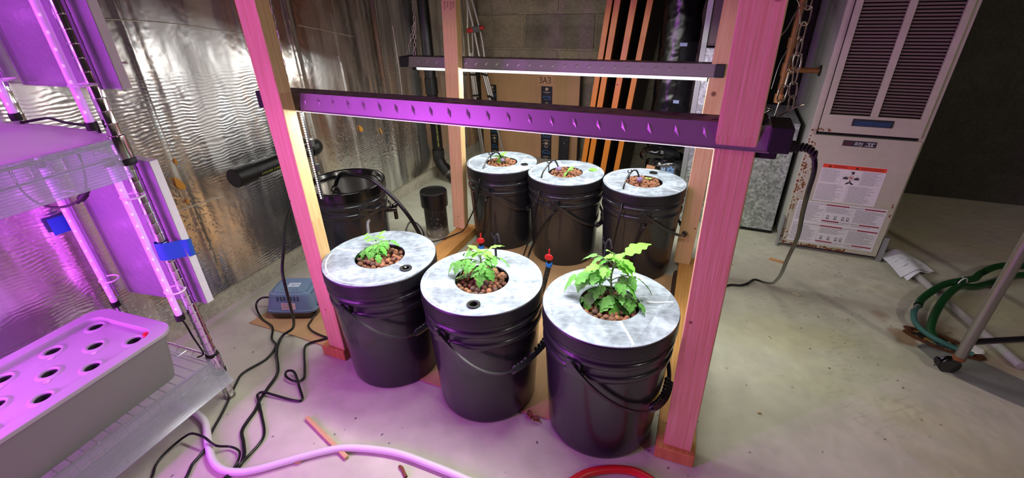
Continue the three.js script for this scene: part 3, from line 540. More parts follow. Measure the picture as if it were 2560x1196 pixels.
function compoundLeaf(plant, base, tip, len, pairs, arch = 0.25, mat = M.leaf) {
  const a = V3(...base), b0 = V3(...tip), L0 = a.distanceTo(b0), b = a.clone().lerp(b0, Math.max(0.35, (L0 - 0.4 * len) / L0)), L = a.distanceTo(b), mid = a.clone().lerp(b, 0.5).add(V3(0, L * arch, 0)), c = new THREE.QuadraticBezierCurve3(a, mid, b);
  const leaf = mesh('leaf', new THREE.TubeGeometry(c, 14, 0.0011, 6, false), M.stem, plant);
  const add = (s, side, l) => { const p = c.getPoint(s), T = c.getTangent(s); const S = T.clone().cross(V3(0, 1, 0)).normalize().multiplyScalar(side); const d = side ? T.clone().multiplyScalar(0.55).add(S).add(V3(0, rr(-0.75, -0.1), 0)) : T.clone().add(V3(0, -0.15, 0)); const m = mesh('leaflet', leafLobed, mat, leaf); orient(m, p, d, rr(-0.4, 0.4)); m.scale.setScalar(l); };
  for (let i = 0; i < pairs; i++) { const s = 0.38 + 0.5 * i / Math.max(1, pairs - 0.4), l = len * (0.74 + 0.3 * i / pairs) * rr(0.85, 1.1); add(s, 1, l); add(s + 0.03, -1, l * rr(0.85, 1.1)); }
  add(1, 0, len * 1.15);
  return leaf;
}
{
  const [cx, cz] = BK.C, t = thing('tomato_plant', 'tallest leafy tomato plant, in the right bucket of the nearer row', 'plant', [cx, 0.355, cz]);
  const P = (x, y, dz) => [x - cx, y - 0.355, -0.865 + dz - cz];
  const S = [P(-0.150, 0.352, 0.004), P(-0.156, 0.40, 0), P(-0.160, 0.437, -0.004), P(-0.156, 0.465, -0.006), P(-0.152, 0.482, -0.006)];
  mesh('stem', tube(S, 0.0023, 24, 8), M.stem, t);
  compoundLeaf(t, P(-0.160, 0.440, -0.004), P(-0.252, 0.428, 0.018), 0.0496, 3, 0.3);
  compoundLeaf(t, P(-0.156, 0.462, -0.006), P(-0.212, 0.478, -0.02), 0.0401, 2, 0.2);
  compoundLeaf(t, P(-0.158, 0.450, -0.005), P(-0.128, 0.502, -0.03), 0.0566, 3, 0.15, M.leafYoung);
  compoundLeaf(t, P(-0.154, 0.474, -0.006), P(-0.160, 0.506, 0.008), 0.0307, 2, 0.1, M.leafYoung);
  compoundLeaf(t, P(-0.158, 0.425, -0.003), P(-0.090, 0.440, -0.02), 0.0448, 2, 0.3);
  compoundLeaf(t, P(-0.154, 0.385, 0.0), P(-0.078, 0.396, 0.018), 0.0425, 3, 0.35);
  compoundLeaf(t, P(-0.155, 0.392, 0.002), P(-0.132, 0.384, 0.034), 0.0519, 3, 0.4);
  compoundLeaf(t, P(-0.158, 0.402, 0.002), P(-0.226, 0.378, 0.03), 0.0425, 3, 0.35);
  compoundLeaf(t, P(-0.156, 0.378, 0.003), P(-0.186, 0.376, 0.026), 0.0354, 2, 0.3);
  compoundLeaf(t, P(-0.157, 0.415, 0.0), P(-0.205, 0.415, -0.035), 0.0425, 2, 0.3);
  compoundLeaf(t, P(-0.152, 0.372, 0.002), P(-0.116, 0.378, 0.018), 0.0330, 2, 0.25);
  compoundLeaf(t, P(-0.158, 0.430, -0.003), P(-0.215, 0.452, 0.03), 0.038, 3, 0.3);
  compoundLeaf(t, P(-0.157, 0.408, 0.001), P(-0.202, 0.398, 0.02), 0.032, 3, 0.4);
  compoundLeaf(t, P(-0.156, 0.418, 0.0), P(-0.110, 0.432, 0.012), 0.034, 3, 0.35);
  compoundLeaf(t, P(-0.157, 0.447, -0.004), P(-0.192, 0.474, 0.02), 0.034, 2, 0.2, M.leafYoung);
  compoundLeaf(t, P(-0.153, 0.366, 0.003), P(-0.228, 0.364, 0.022), 0.034, 2, 0.3);
  compoundLeaf(t, P(-0.153, 0.380, 0.0), P(-0.080, 0.384, 0.006), 0.036, 3, 0.35);
}
{
  const [cx, cz] = BK.B, t = thing('tomato_plant', 'medium tomato plant with drooping leaves, in the middle bucket of the nearer row', 'plant', [cx, 0.355, cz]);
  const P = (x, y, dz) => [x - cx, y - 0.355, -0.835 + dz - cz];
  mesh('stem', tube([P(-0.466, 0.352, 0.006), P(-0.468, 0.39, 0.002), P(-0.476, 0.42, 0), P(-0.478, 0.44, -0.002)], 0.0023, 20, 8), M.stem, t);
  compoundLeaf(t, P(-0.476, 0.418, 0), P(-0.556, 0.412, 0.02), 0.040, 3, 0.35);
  compoundLeaf(t, P(-0.477, 0.43, 0), P(-0.530, 0.440, -0.02), 0.034, 2, 0.3);
  compoundLeaf(t, P(-0.477, 0.436, 0), P(-0.452, 0.462, -0.02), 0.034, 2, 0.1, M.leafYoung);
  compoundLeaf(t, P(-0.476, 0.425, 0), P(-0.420, 0.440, -0.015), 0.036, 2, 0.3);
  compoundLeaf(t, P(-0.472, 0.408, 0.002), P(-0.462, 0.408, 0.035), 0.036, 2, 0.4);
  compoundLeaf(t, P(-0.474, 0.415, 0), P(-0.520, 0.410, 0.028), 0.034, 3, 0.35);
  compoundLeaf(t, P(-0.476, 0.422, 0), P(-0.440, 0.418, 0.02), 0.034, 2, 0.35);
  compoundLeaf(t, P(-0.477, 0.434, 0), P(-0.500, 0.455, -0.012), 0.030, 2, 0.15, M.leafYoung);
  for (const [dx, dy, dz, l] of [[-0.06, -0.012, 0.02, 0.042], [-0.038, 0.008, 0.026, 0.034]]) { const lf = mesh('leaf', tube([P(-0.467, 0.375, 0.004), P(-0.478, 0.386, 0.008), P(-0.495 + dx * 0.2, 0.382 + dy * 0.3, 0.016)], 0.001, 8, 5), M.stem, t); const m = mesh('leaflet', leafRound, M.leaf, lf); orient(m, V3(...P(-0.495 + dx * 0.2, 0.382 + dy * 0.3, 0.016)), V3(dx, dy, dz), 0.4); m.scale.setScalar(l); }
}
{
  const [cx, cz] = BK.A, t = thing('tomato_plant', 'small tomato seedling in the left bucket of the nearer row', 'plant', [cx, 0.355, cz]);
  const P = (x, y, dz) => [x - cx, y - 0.355, -0.845 + dz - cz];
  mesh('stem', tube([P(-0.818, 0.352, 0.004), P(-0.817, 0.375, 0), P(-0.818, 0.398, -0.003)], 0.0019, 14, 7), M.stem, t);
  compoundLeaf(t, P(-0.818, 0.392, 0), P(-0.868, 0.414, -0.022), 0.026, 2, 0.2, M.leafYoung);
  compoundLeaf(t, P(-0.818, 0.394, 0), P(-0.770, 0.410, -0.022), 0.028, 2, 0.25);
  compoundLeaf(t, P(-0.818, 0.388, 0), P(-0.810, 0.388, 0.034), 0.030, 3, 0.4);
  compoundLeaf(t, P(-0.818, 0.380, 0.002), P(-0.862, 0.374, 0.03), 0.030, 2, 0.35);
  compoundLeaf(t, P(-0.818, 0.384, 0.002), P(-0.786, 0.382, 0.03), 0.028, 2, 0.3);
  compoundLeaf(t, P(-0.818, 0.390, 0), P(-0.838, 0.392, 0.028), 0.030, 3, 0.35);
  compoundLeaf(t, P(-0.818, 0.393, 0), P(-0.785, 0.402, 0.008), 0.030, 2, 0.3);
  compoundLeaf(t, P(-0.818, 0.396, -0.002), P(-0.818, 0.42, -0.03), 0.024, 2, 0.1, M.leafYoung);
}
function sprout(label, k, base, leaves) {
  const t = thing('seedling', label, 'seedling', [base[0], base[1] - 0.015, base[2]]);
  mesh('stem', tube([[0, 0, 0], [0.001, 0.012, 0], [0, 0.024, 0.001]], 0.0016, 10, 6), M.stem, t);
  for (const [dx, dy, dz, l, roll] of leaves) { const m = mesh('leaf', leafRound, M.leafYoung, t); orient(m, V3(0, 0.022, 0.001), V3(dx, dy, dz), roll); m.scale.setScalar(l); }
}
sprout('bright round-leaved seedling in the left bucket of the farther row', 'D', [-0.842, 0.385, -1.705], [[-0.6, 0.35, 0.5, 0.045, 0.5], [0.9, 0.35, 0.1, 0.052, -0.5], [-0.9, 0.2, -0.2, 0.040, 0.2], [0.4, 0.6, -0.5, 0.04, 0], [0.1, -0.5, 0.6, 0.046, 0.6]]);
sprout('tiny two-leaved seedling in the middle bucket of the farther row', 'E', [-0.522, 0.372, -1.66], [[0.5, 0.7, 0.1, 0.040, 0.4], [-0.1, -0.1, 0.9, 0.036, 0.6], [0.7, 0.5, -0.3, 0.03, 0]]);
sprout('tiny sprout in the right bucket of the farther row', 'F', [-0.208, 0.368, -1.70], [[0.5, 0.4, 0.3, 0.016, 0.3], [-0.6, 0.3, -0.2, 0.015, 0]]);
{ const m = mesh('fallen_leaf', leafRound, M.leafYoung); orient(m, V3(-0.452, 0.3745, -1.735), V3(1, 0.08, 0.2), 0.05); m.scale.setScalar(0.05); tag(m, 'bright green leaf lying flat on the middle lid of the farther row', 'leaf'); }
// ---------------------------------------------------------------- irrigation hoses
function hose(name, label, cat, pts, r, mat = M.blackHose, seg = 60) { const t = tag(mesh(name, tube(pts, r, seg, 10), mat), label, cat); return t; }
function dripper(label, noz, hook, stake, pts) {
  const t = thing('drip_line', label, 'drip hose', [hook[0], 0, hook[2]]), L = (p) => [p[0] - hook[0], p[1], p[2] - hook[2]];
  mesh('hose', tube([L(noz), L([(noz[0] * 0.55 + hook[0] * 0.45), hook[1] + 0.012, (noz[2] + hook[2]) / 2]), L(hook), ...pts.map(L)], 0.0032, 80, 8), M.blackHose, t);
  mesh('stake', merge([rod(L([stake[0], 0.372, stake[2]]), L([stake[0], hook[1] + 0.004, stake[2]]), 0.0022, 8), tube([L([stake[0], hook[1], stake[2]]), L([stake[0] - 0.007, hook[1] + 0.006, stake[2] + 0.003]), L([stake[0] - 0.004, hook[1] + 0.013, stake[2]])], 0.0018, 10, 6), tube([L([stake[0], hook[1], stake[2]]), L([stake[0] + 0.007, hook[1] + 0.007, stake[2] - 0.003]), L([stake[0] + 0.004, hook[1] + 0.014, stake[2]])], 0.0018, 10, 6)]), M.blackMatte, t);
  const n = lathe([[0.002, -0.004], [0.011, -0.006], [0.012, 0], [0.009, 0.006], [0.003, 0.012]], 16); mesh('emitter', n, phys(0xb09cc0, 0.3, { transmission: 0.4, thickness: 0 }), t, 'clear drip emitter').position.set(...L(noz));
}
dripper('drip hose curling over the left lid of the farther row', [-0.822, 0.386, -1.69], [-0.864, 0.410, -1.665], [-0.867, 0.4, -1.665], [[-0.872, 0.392, -1.63], [-0.865, 0.34, -1.555], [-0.878, 0.24, -1.535], [-0.925, 0.145, -1.54], [-0.985, 0.065, -1.59], [-1.01, 0.048, -1.575], [-1.07, 0.047, -1.468], [-1.12, 0.06, -1.45], [-1.15, 0.05, -1.46]]);
dripper('drip hose curling over the middle lid of the farther row', [-0.556, 0.388, -1.66], [-0.589, 0.412, -1.64], [-0.592, 0.4, -1.64], [[-0.600, 0.385, -1.59], [-0.593, 0.33, -1.535], [-0.597, 0.25, -1.51], [-0.612, 0.165, -1.50], [-0.635, 0.08, -1.49], [-0.655, 0.02, -1.47], [-0.68, 0.01, -1.40]]);
dripper('drip hose curling over the right lid of the farther row', [-0.232, 0.386, -1.655], [-0.268, 0.410, -1.64], [-0.27, 0.4, -1.64], [[-0.276, 0.38, -1.58], [-0.268, 0.32, -1.53], [-0.272, 0.25, -1.505], [-0.280, 0.17, -1.50], [-0.288, 0.10, -1.49], [-0.292, 0.02, -1.46], [-0.29, 0.01, -1.36]]);
hose('outlet_hose', 'short glossy hose dropping from the front of the left bucket of the farther row', 'hose', [[-0.832, 0.265, -1.556], [-0.828, 0.262, -1.535], [-0.832, 0.235, -1.527], [-0.842, 0.15, -1.528], [-0.852, 0.085, -1.52], [-0.853, 0.03, -1.51], [-0.85, 0.012, -1.45]], 0.0045);
hose('outlet_hose', 'short glossy hose dropping from the front of the middle bucket of the farther row', 'hose', [[-0.518, 0.265, -1.528], [-0.520, 0.262, -1.510], [-0.54, 0.235, -1.503], [-0.57, 0.185, -1.505], [-0.592, 0.14, -1.50], [-0.615, 0.07, -1.48], [-0.62, 0.012, -1.42]], 0.0045);
hose('outlet_hose', 'short glossy hose dropping from the front of the right bucket of the farther row', 'hose', [[-0.176, 0.262, -1.532], [-0.178, 0.258, -1.515], [-0.19, 0.22, -1.508], [-0.208, 0.15, -1.508], [-0.214, 0.09, -1.51], [-0.21, 0.03, -1.49], [-0.20, 0.012, -1.42]], 0.0045);
for (const [lab, x, z, h] of [['black hooked stake behind the tallest tomato plant', -0.198, -0.965, 0.475], ['black stake behind the medium tomato plant', -0.480, -0.925, 0.455]]) {
  const t = thing('plant_stake', lab, 'stake', [x, 0.355, z]);
  mesh('rod', rod([0, -0.02, 0], [0, h - 0.355 - 0.03, 0], 0.0032, 8), M.blackMatte, t);
  mesh('hook', merge([tube([[0, h - 0.39, 0], [0.001, h - 0.365, 0], [0.010, h - 0.352, 0.004], [0.018, h - 0.372, 0.01]], 0.0028, 16, 6), tube([[0, h - 0.37, 0], [-0.008, h - 0.36, 0], [-0.007, h - 0.35, 0]], 0.002, 8, 6)]), M.blackMatte, t);
}
hose('reservoir_hose', 'thick black hose arching out of the lone bucket lid down to the floor', 'hose', [[-1.345, 0.36, -1.235], [-1.325, 0.392, -1.235], [-1.28, 0.425, -1.22], [-1.21, 0.437, -1.20], [-1.13, 0.422, -1.21], [-1.06, 0.36, -1.225], [-1.01, 0.285, -1.24], [-0.985, 0.20, -1.26], [-0.972, 0.1, -1.28], [-0.965, 0.012, -1.30], [-0.95, 0.01, -1.35]], 0.0075, M.blackHose, 90);
hose('reservoir_hose', 'thin black hose curled on the lid of the lone bucket', 'hose', [[-1.338, 0.36, -1.225], [-1.33, 0.368, -1.205], [-1.305, 0.366, -1.175], [-1.268, 0.366, -1.165], [-1.23, 0.362, -1.18], [-1.22, 0.36, -1.20]], 0.0038);
hose('loop_hose', 'thin black hose looping up beside the standpipe', 'hose', [[-1.165, 0.085, -1.40], [-1.18, 0.105, -1.42], [-1.185, 0.125, -1.46], [-1.16, 0.118, -1.475], [-1.13, 0.085, -1.473], [-1.122, 0.05, -1.46], [-1.115, 0.02, -1.43], [-1.10, 0.008, -1.38]], 0.0036);
hose('outlet_hose', 'clear-sleeved hose stub rising behind the small tomato seedling', 'hose', [[-1.165, 0.255, -1.195], [-1.150, 0.258, -1.17], [-1.140, 0.235, -1.155], [-1.128, 0.19, -1.14], [-1.118, 0.12, -1.13], [-1.10, 0.02, -1.12]], 0.0055, std(0x8a8c92, 0.25));
function valve(label, p, tilt) {
  const t = thing('shutoff_valve', label, 'valve', p, tilt);
  mesh('barbed_hose', tube([[0, 0, 0], [-0.004, -0.03, 0.012], [-0.014, -0.09, 0.045], [-0.022, -0.14, 0.085]].map(([x, y, z]) => [x, Math.max(y, -p[1] + 0.011), z]), 0.010, 24, 12), M.dirtyAbs, t);
  mesh('nut', lathe([[0.009, -0.008], [0.0125, -0.008], [0.013, 0.007], [0.009, 0.009]], 12), M.blueNut, t, 'blue hose nut');
  mesh('valve_body', rod([0, 0.006, 0], [0, 0.026, -0.004], 0.0095, 14), M.blackPlastic, t);
  const s = new THREE.SphereGeometry(1, 18, 10); s.scale(0.017, 0.014, 0.006); s.translate(0, 0.034, 0.004);
  mesh('valve_handle', merge([s, place(rbox(0.006, 0.032, 0.006, 0.002), 0.001, 0.052, 0.002)]), M.red, t, 'red valve handle');
}
valve('red-handled valve with a blue nut standing between the two rows of buckets', [-0.490, 0.108, -1.375], 0.1);
valve('red-handled valve peeking out behind the medium tomato plant', [-0.822, 0.075, -1.452], 0.4);
valve('red-tipped valve almost hidden behind the lid of the nearest bucket', [-0.195, 0.055, -1.405], 0.2);
// ---------------------------------------------------------------- wire rack
const RK = [-1.150, 0, -0.508], RT = 4 * D2R, RWd = 0.33, RLn = 0.90;
{
  const t = thing('wire_rack', 'chrome wire shelving rack along the foil wall, left of the frame', 'shelf rack', RK, RT);
  const prof = [[0.0125, 0]]; for (let y = 0.0127; y < 1.5; y += 0.0254) prof.push([0.0125, y - 0.0012], [0.0136, y - 0.0006], [0.0136, y + 0.0006], [0.0125, y + 0.0012]); prof.push([0.0125, 1.5], [0, 1.5]);
  const pg = lathe(prof, 24);
  for (const [x, z] of [[0, 0], [-RWd, 0], [0, RLn], [-RWd, RLn]]) {
    const p = mesh('pole', pg, M.chrome, t); p.position.set(x, 0.012, z);
    mesh('foot', lathe([[0, 0], [0.015, 0], [0.015, 0.006], [0.011, 0.014], [0, 0.016]], 20), M.steel, p).position.y = -0.012;
  }
  const deck = rod([-RWd + 0.012, 0, 0], [0.0, 0, 0], 0.0017, 7), small = new THREE.TubeGeometry(curve([[0.0, 0, 0], [0.004, -0.003, 0], [0.0045, -0.012, 0], [0.003, -0.030, 0]]), 8, 0.0015, 6);
  for (const y of [0.142, 0.748]) {
    const s = mesh('shelf', merge([rod([0.002, y, 0.015], [0.002, y, RLn - 0.015], 0.0032, 10), rod([-RWd, y, 0.015], [-RWd, y, RLn - 0.015], 0.0032, 10), rod([-RWd + 0.015, y, -0.006], [-0.015, y, -0.006], 0.0032, 10), rod([-RWd + 0.015, y, RLn], [-0.015, y, RLn], 0.0032, 10),
      rod([0.003, y - 0.032, 0.015], [0.003, y - 0.032, RLn - 0.015], 0.0030, 10), rod([-RWd, y - 0.032, 0.015], [-RWd, y - 0.032, RLn - 0.015], 0.003, 10), rod([-RWd + 0.015, y - 0.032, -0.006], [-0.015, y - 0.032, -0.006], 0.003, 10), rod([-0.11, y - 0.004, 0], [-0.11, y - 0.004, RLn], 0.0028, 8), rod([-0.22, y - 0.004, 0], [-0.22, y - 0.004, RLn], 0.0028, 8)]), M.chrome, t);
    for (let z = 0.03; z < RLn - 0.02; z += 0.0255) { mesh('deck_wire', deck, M.chrome, s).position.set(0, y + 0.004, z); mesh('edge_wire', small, M.chrome, s).position.set(0.001, y + 0.004, z); }
    for (let i = 0; i < 5; i++) mesh('end_wire', rod([-0.02 - i * 0.062, y, -0.006], [-0.05 - i * 0.062, y - 0.032, -0.006], 0.0018, 6), M.chrome, s);
    for (const [x, z] of [[0, 0], [-RWd, 0], [0, RLn], [-RWd, RLn]]) {
      const c = mesh('collar', lathe([[0.0135, -0.032], [0.0165, -0.031], [0.0175, 0.016], [0.0135, 0.018]], 24), M.chrome, t, 'chrome shelf collar'); c.position.set(x, y - 0.004, z);
      mesh('sleeve', lathe([[0.0134, -0.047], [0.0170, -0.046], [0.0178, -0.034], [0.0134, -0.032]], 24), M.blackMatte, c, 'black plastic sleeve');
      if (y < 0.5) mesh('sleeve', lathe([[0.0134, 0.018], [0.0155, 0.018], [0.0155, 0.024], [0.0134, 0.025]], 24), M.blackMatte, c, 'black plastic sleeve');
    }
  }
}
const rk = (x, y, z) => { const v = V3(x, y, z).applyAxisAngle(V3(0, 1, 0), RT); return [v.x + RK[0], v.y, v.z + RK[2]]; };
// hanging ribbed sheets along the shelf edges
function skirt(label, y, h, x, lean, z0) {
  const t = thing('ribbed_plastic_sheet', label, 'plastic sheet', rk(x, y, z0), RT), Lz = RLn - 0.03 - z0, n = 15, at = (q) => [lean * q * q, -q * h];
  const wall = (dx) => { const s = new THREE.Shape(), N = 24; s.moveTo(dx, 0); for (let i = 1; i <= N; i++) { const [a, b] = at(i / N); s.lineTo(dx + a, b); } for (let i = N; i >= 0; i--) { const [a, b] = at(i / N); s.lineTo(dx + 0.0005 + a, b); } return new THREE.ExtrudeGeometry(s, { depth: Lz, bevelEnabled: false }); };
  mesh('wall', wall(0), M.poly, t); mesh('wall', wall(0.0028), M.poly, t);
  for (let i = 0; i <= n; i++) { const [a, b] = at(i / n); mesh('rib', place(new THREE.BoxGeometry(0.0026, 0.0006, Lz), a + 0.0018, b, Lz / 2), M.rib, t); }
  return t;
}
skirt('clear ribbed plastic strip hanging from the front edge of the upper shelf', 0.757, 0.085, 0.006, 0.004, 0.005);
skirt('clear ribbed plastic strip hanging from the front edge of the lower shelf', 0.146, 0.076, 0.006, 0.030, -0.005);
{
  const t = thing('ribbed_plastic_sheet', 'clear ribbed plastic sheet lying flat on the lower shelf under the planter', 'plastic sheet', rk(-RWd + 0.01, 0.1495, 0.01), RT);
  const sh = new THREE.Shape(); sh.moveTo(0, 0); const n = 70; for (let i = 0; i <= n * 2; i++) sh.lineTo(i / (n * 2) * (RWd + 0.004), 0.0012 + (i % 2 ? 0.0007 : 0)); sh.lineTo(RWd + 0.004, 0);
  mesh('sheet', new THREE.ExtrudeGeometry(sh, { depth: RLn - 0.06, bevelEnabled: false }), M.poly, t);
}
{ // fleece cover bunched on the upper shelf
  const nx = 40, nz = 70, g = new THREE.PlaneGeometry(RWd + 0.02, RLn - 0.01, nx, nz); g.rotateX(-Math.PI / 2); const p = g.attributes.position;
  for (let i = 0; i < p.count; i++) { const x = p.getX(i), z = p.getZ(i), ex = sstep(0.17, 0.05, x) , e2 = sstep(-0.44, -0.34, z) * 0.7 + 0.3; p.setY(i, 0.002 + ex * e2 * (0.026 + 0.028 * fbm(x * 9 + 5, z * 7 + 3, 3, 600)) + 0.003 * fbm(x * 40, z * 40, 2, 601)); }
  g.computeVertexNormals(); const t = thing('fleece_cover', 'white fleece bunched on the upper rack shelf, glowing pink', 'fabric', rk(-RWd / 2 - 0.002, 0.753, RLn / 2 - 0.01), RT); mesh('cloth', g, std(0xf0eaf0, 0.9, 0, { side: THREE.DoubleSide }), t);
}
// foam boards closing the far end of the rack
function foamBoard(label, x0, x1, yb, yt, dropL, z) {
  const s = new THREE.Shape([[x0, yb - dropL], [x1, yb], [x1 + 0.002, yt], [x0, yt]].map((q) => new THREE.Vector2(...q)));
  const g = new THREE.ExtrudeGeometry(s, { depth: 0.0165, bevelEnabled: false }), t = thing('foam_board', label, 'foam board', [0, 0, z]);
  mesh('core', boxUV(g, 1), M.foamEdge, t, 'white foam core');
  const f = boxUV(new THREE.ExtrudeGeometry(s, { depth: 0.0012, bevelEnabled: false }), 1); f.translate(0, 0, 0.0167); mesh('facing', f, M.foamFace, t, 'shiny smooth facing');
}
foamBoard('upper white foam board across the far end of the rack', -1.505, -1.100, 0.852, 1.5, 0.008, -0.548);
foamBoard('lower white foam board across the far end of the rack, taped to the pole', -1.505, -1.116, 0.322, 0.700, 0.066, -0.548);
{
  const t = thing('blue_tape', 'strip of blue tape wrapped round the rack pole and lower foam board', 'tape', [-1.150, 0.487, -0.508], 0.0);
  const g = []; const pts = []; for (const [x, z] of [[-0.013, 0.008], [-0.006, 0.0165], [0.003, 0.0165], [0.012, 0.010], [0.022, -0.004], [0.032, -0.020], [0.0415, -0.030], [0.0425, -0.038]]) pts.push(V3(x, -0.3 * (x + 0.0) * 0.25, z));
  const c = new THREE.CatmullRomCurve3(pts); mesh('strip', band(c.getPoints(40), 0.046, 0.0008, () => V3(0.1, 1, 0)), M.blueTape, t);
}
{
  const t = thing('blue_tape', 'small blue tape patch on the foil wall behind the rear rack pole', 'tape', [wallX(-0.49) + 0.016, 0.505, -0.475]);
  mesh('patch', rbox(0.0012, 0.045, 0.055, 0.0004), M.blueTape, t);
}
// vertical purple grow tubes tied to the poles
const tubeGeo = rod([0, 0, 0], [0, 0.40, 0], 0.0075, 16), diode = rbox(0.0035, 0.005, 0.0035, 0.0006), tieGeo = new THREE.TorusGeometry(0.020, 0.0022, 6, 24);
function growTube(label, x, y, z, side) {
  const P = rk(x, y, z), t = thing('grow_tube', label, 'grow light', P, RT);
  const b = mesh('clear_tube', tubeGeo, M.tube, t, 'glowing purple tube');
  for (let i = 0; i < 13; i++) mesh('diode', diode, M.tubeDiode, b).position.set(0.0068 * side, 0.025 + i * 0.029, 0.005);
  mesh('tube_cap', rod([0, -0.012, 0], [0, 0.004, 0], 0.0105, 14), M.blackMatte, t); mesh('tube_cap', rod([0, 0.396, 0], [0, 0.412, 0], 0.0105, 14), M.blackMatte, t);
  for (const h of [0.075, 0.325]) { const r = mesh('cable_tie', tieGeo, M.whitePlastic, t, 'white cable tie'); r.rotation.x = Math.PI / 2; r.scale.set(1.25, 1, 1); r.position.set(-0.010 * side * -1, h, -0.010); }
  for (const h of [0.07, 0.2, 0.33]) { const l = new THREE.PointLight(PURPLE, z > 0.5 ? NEAR_TUBE_POWER * (y < 0.5 ? 1.3 : 0.8) : TUBE_POWER, 0, 2); l.castShadow = true; l.shadow.radius = 0.8; l.position.set(0, h, 0); t.add(l); l.name = 'grow_tube_light'; }
}
growTube('lower glowing purple tube tied to the near rack pole', -0.012, 0.305, 0.027, 1);
growTube('upper glowing purple tube tied to the near rack pole', -0.012, 0.79, 0.027, 1);
growTube('lower glowing purple tube tied to the rear rack pole by the wall', -RWd + 0.024, 0.27, 0.014, 1);
growTube('upper glowing purple tube tied to the rear rack pole by the wall', -RWd + 0.024, 0.79, 0.014, 1);
growTube('lower glowing purple tube on the rack pole at the camera side', -0.020, 0.305, RLn - 0.016, 1);
growTube('lower glowing purple tube on the rear rack pole at the camera side', -RWd + 0.024, 0.30, RLn - 0.016, 1);
growTube('upper glowing purple tube on the rear rack pole at the camera side', -RWd + 0.024, 0.79, RLn - 0.016, 1);
growTube('upper glowing purple tube on the rack pole at the camera side', -0.020, 0.79, RLn - 0.016, 1);
hose('tube_cord', 'thin black cord hanging from the lower tube of the near rack pole', 'cord', [rk(-0.012, 0.295, 0.027), rk(-0.016, 0.27, 0.02), rk(-0.006, 0.235, 0.022), rk(-0.005, 0.20, 0.018), rk(-0.014, 0.165, 0.012), rk(-0.03, 0.155, 0.02)], 0.0022);
hose('tube_cord', 'black cord with an inline plug hanging below the upper shelf', 'cord', [rk(-0.12, 0.715, 0.02), rk(-0.118, 0.665, 0.03), rk(-0.135, 0.625, 0.04), rk(-0.18, 0.60, 0.06), rk(-0.22, 0.605, 0.08), rk(-0.25, 0.64, 0.09), rk(-0.26, 0.72, 0.09)], 0.0026);
{ const t = thing('cord_connector', 'black inline plug on the cord under the upper shelf', 'connector', rk(-0.137, 0.622, 0.041), 0.3); const m = mesh('shell', lathe([[0, -0.026], [0.003, -0.026], [0.005, -0.012], [0.008, -0.010], [0.008, 0.008], [0.006, 0.010], [0.004, 0.026], [0, 0.026]], 12), M.blackMatte, t); m.rotation.set(0.2, 0.3, -0.95); }
hose('tube_cord', 'black cord lying behind the fleece on the upper shelf', 'cord', [rk(-0.30, 0.772, 0.012), rk(-0.25, 0.78, -0.004), rk(-0.21, 0.784, -0.002), rk(-0.15, 0.778, 0.0), rk(-0.08, 0.775, -0.002), rk(-0.03, 0.768, 0.01), rk(-0.02, 0.785, 0.016)], 0.003);
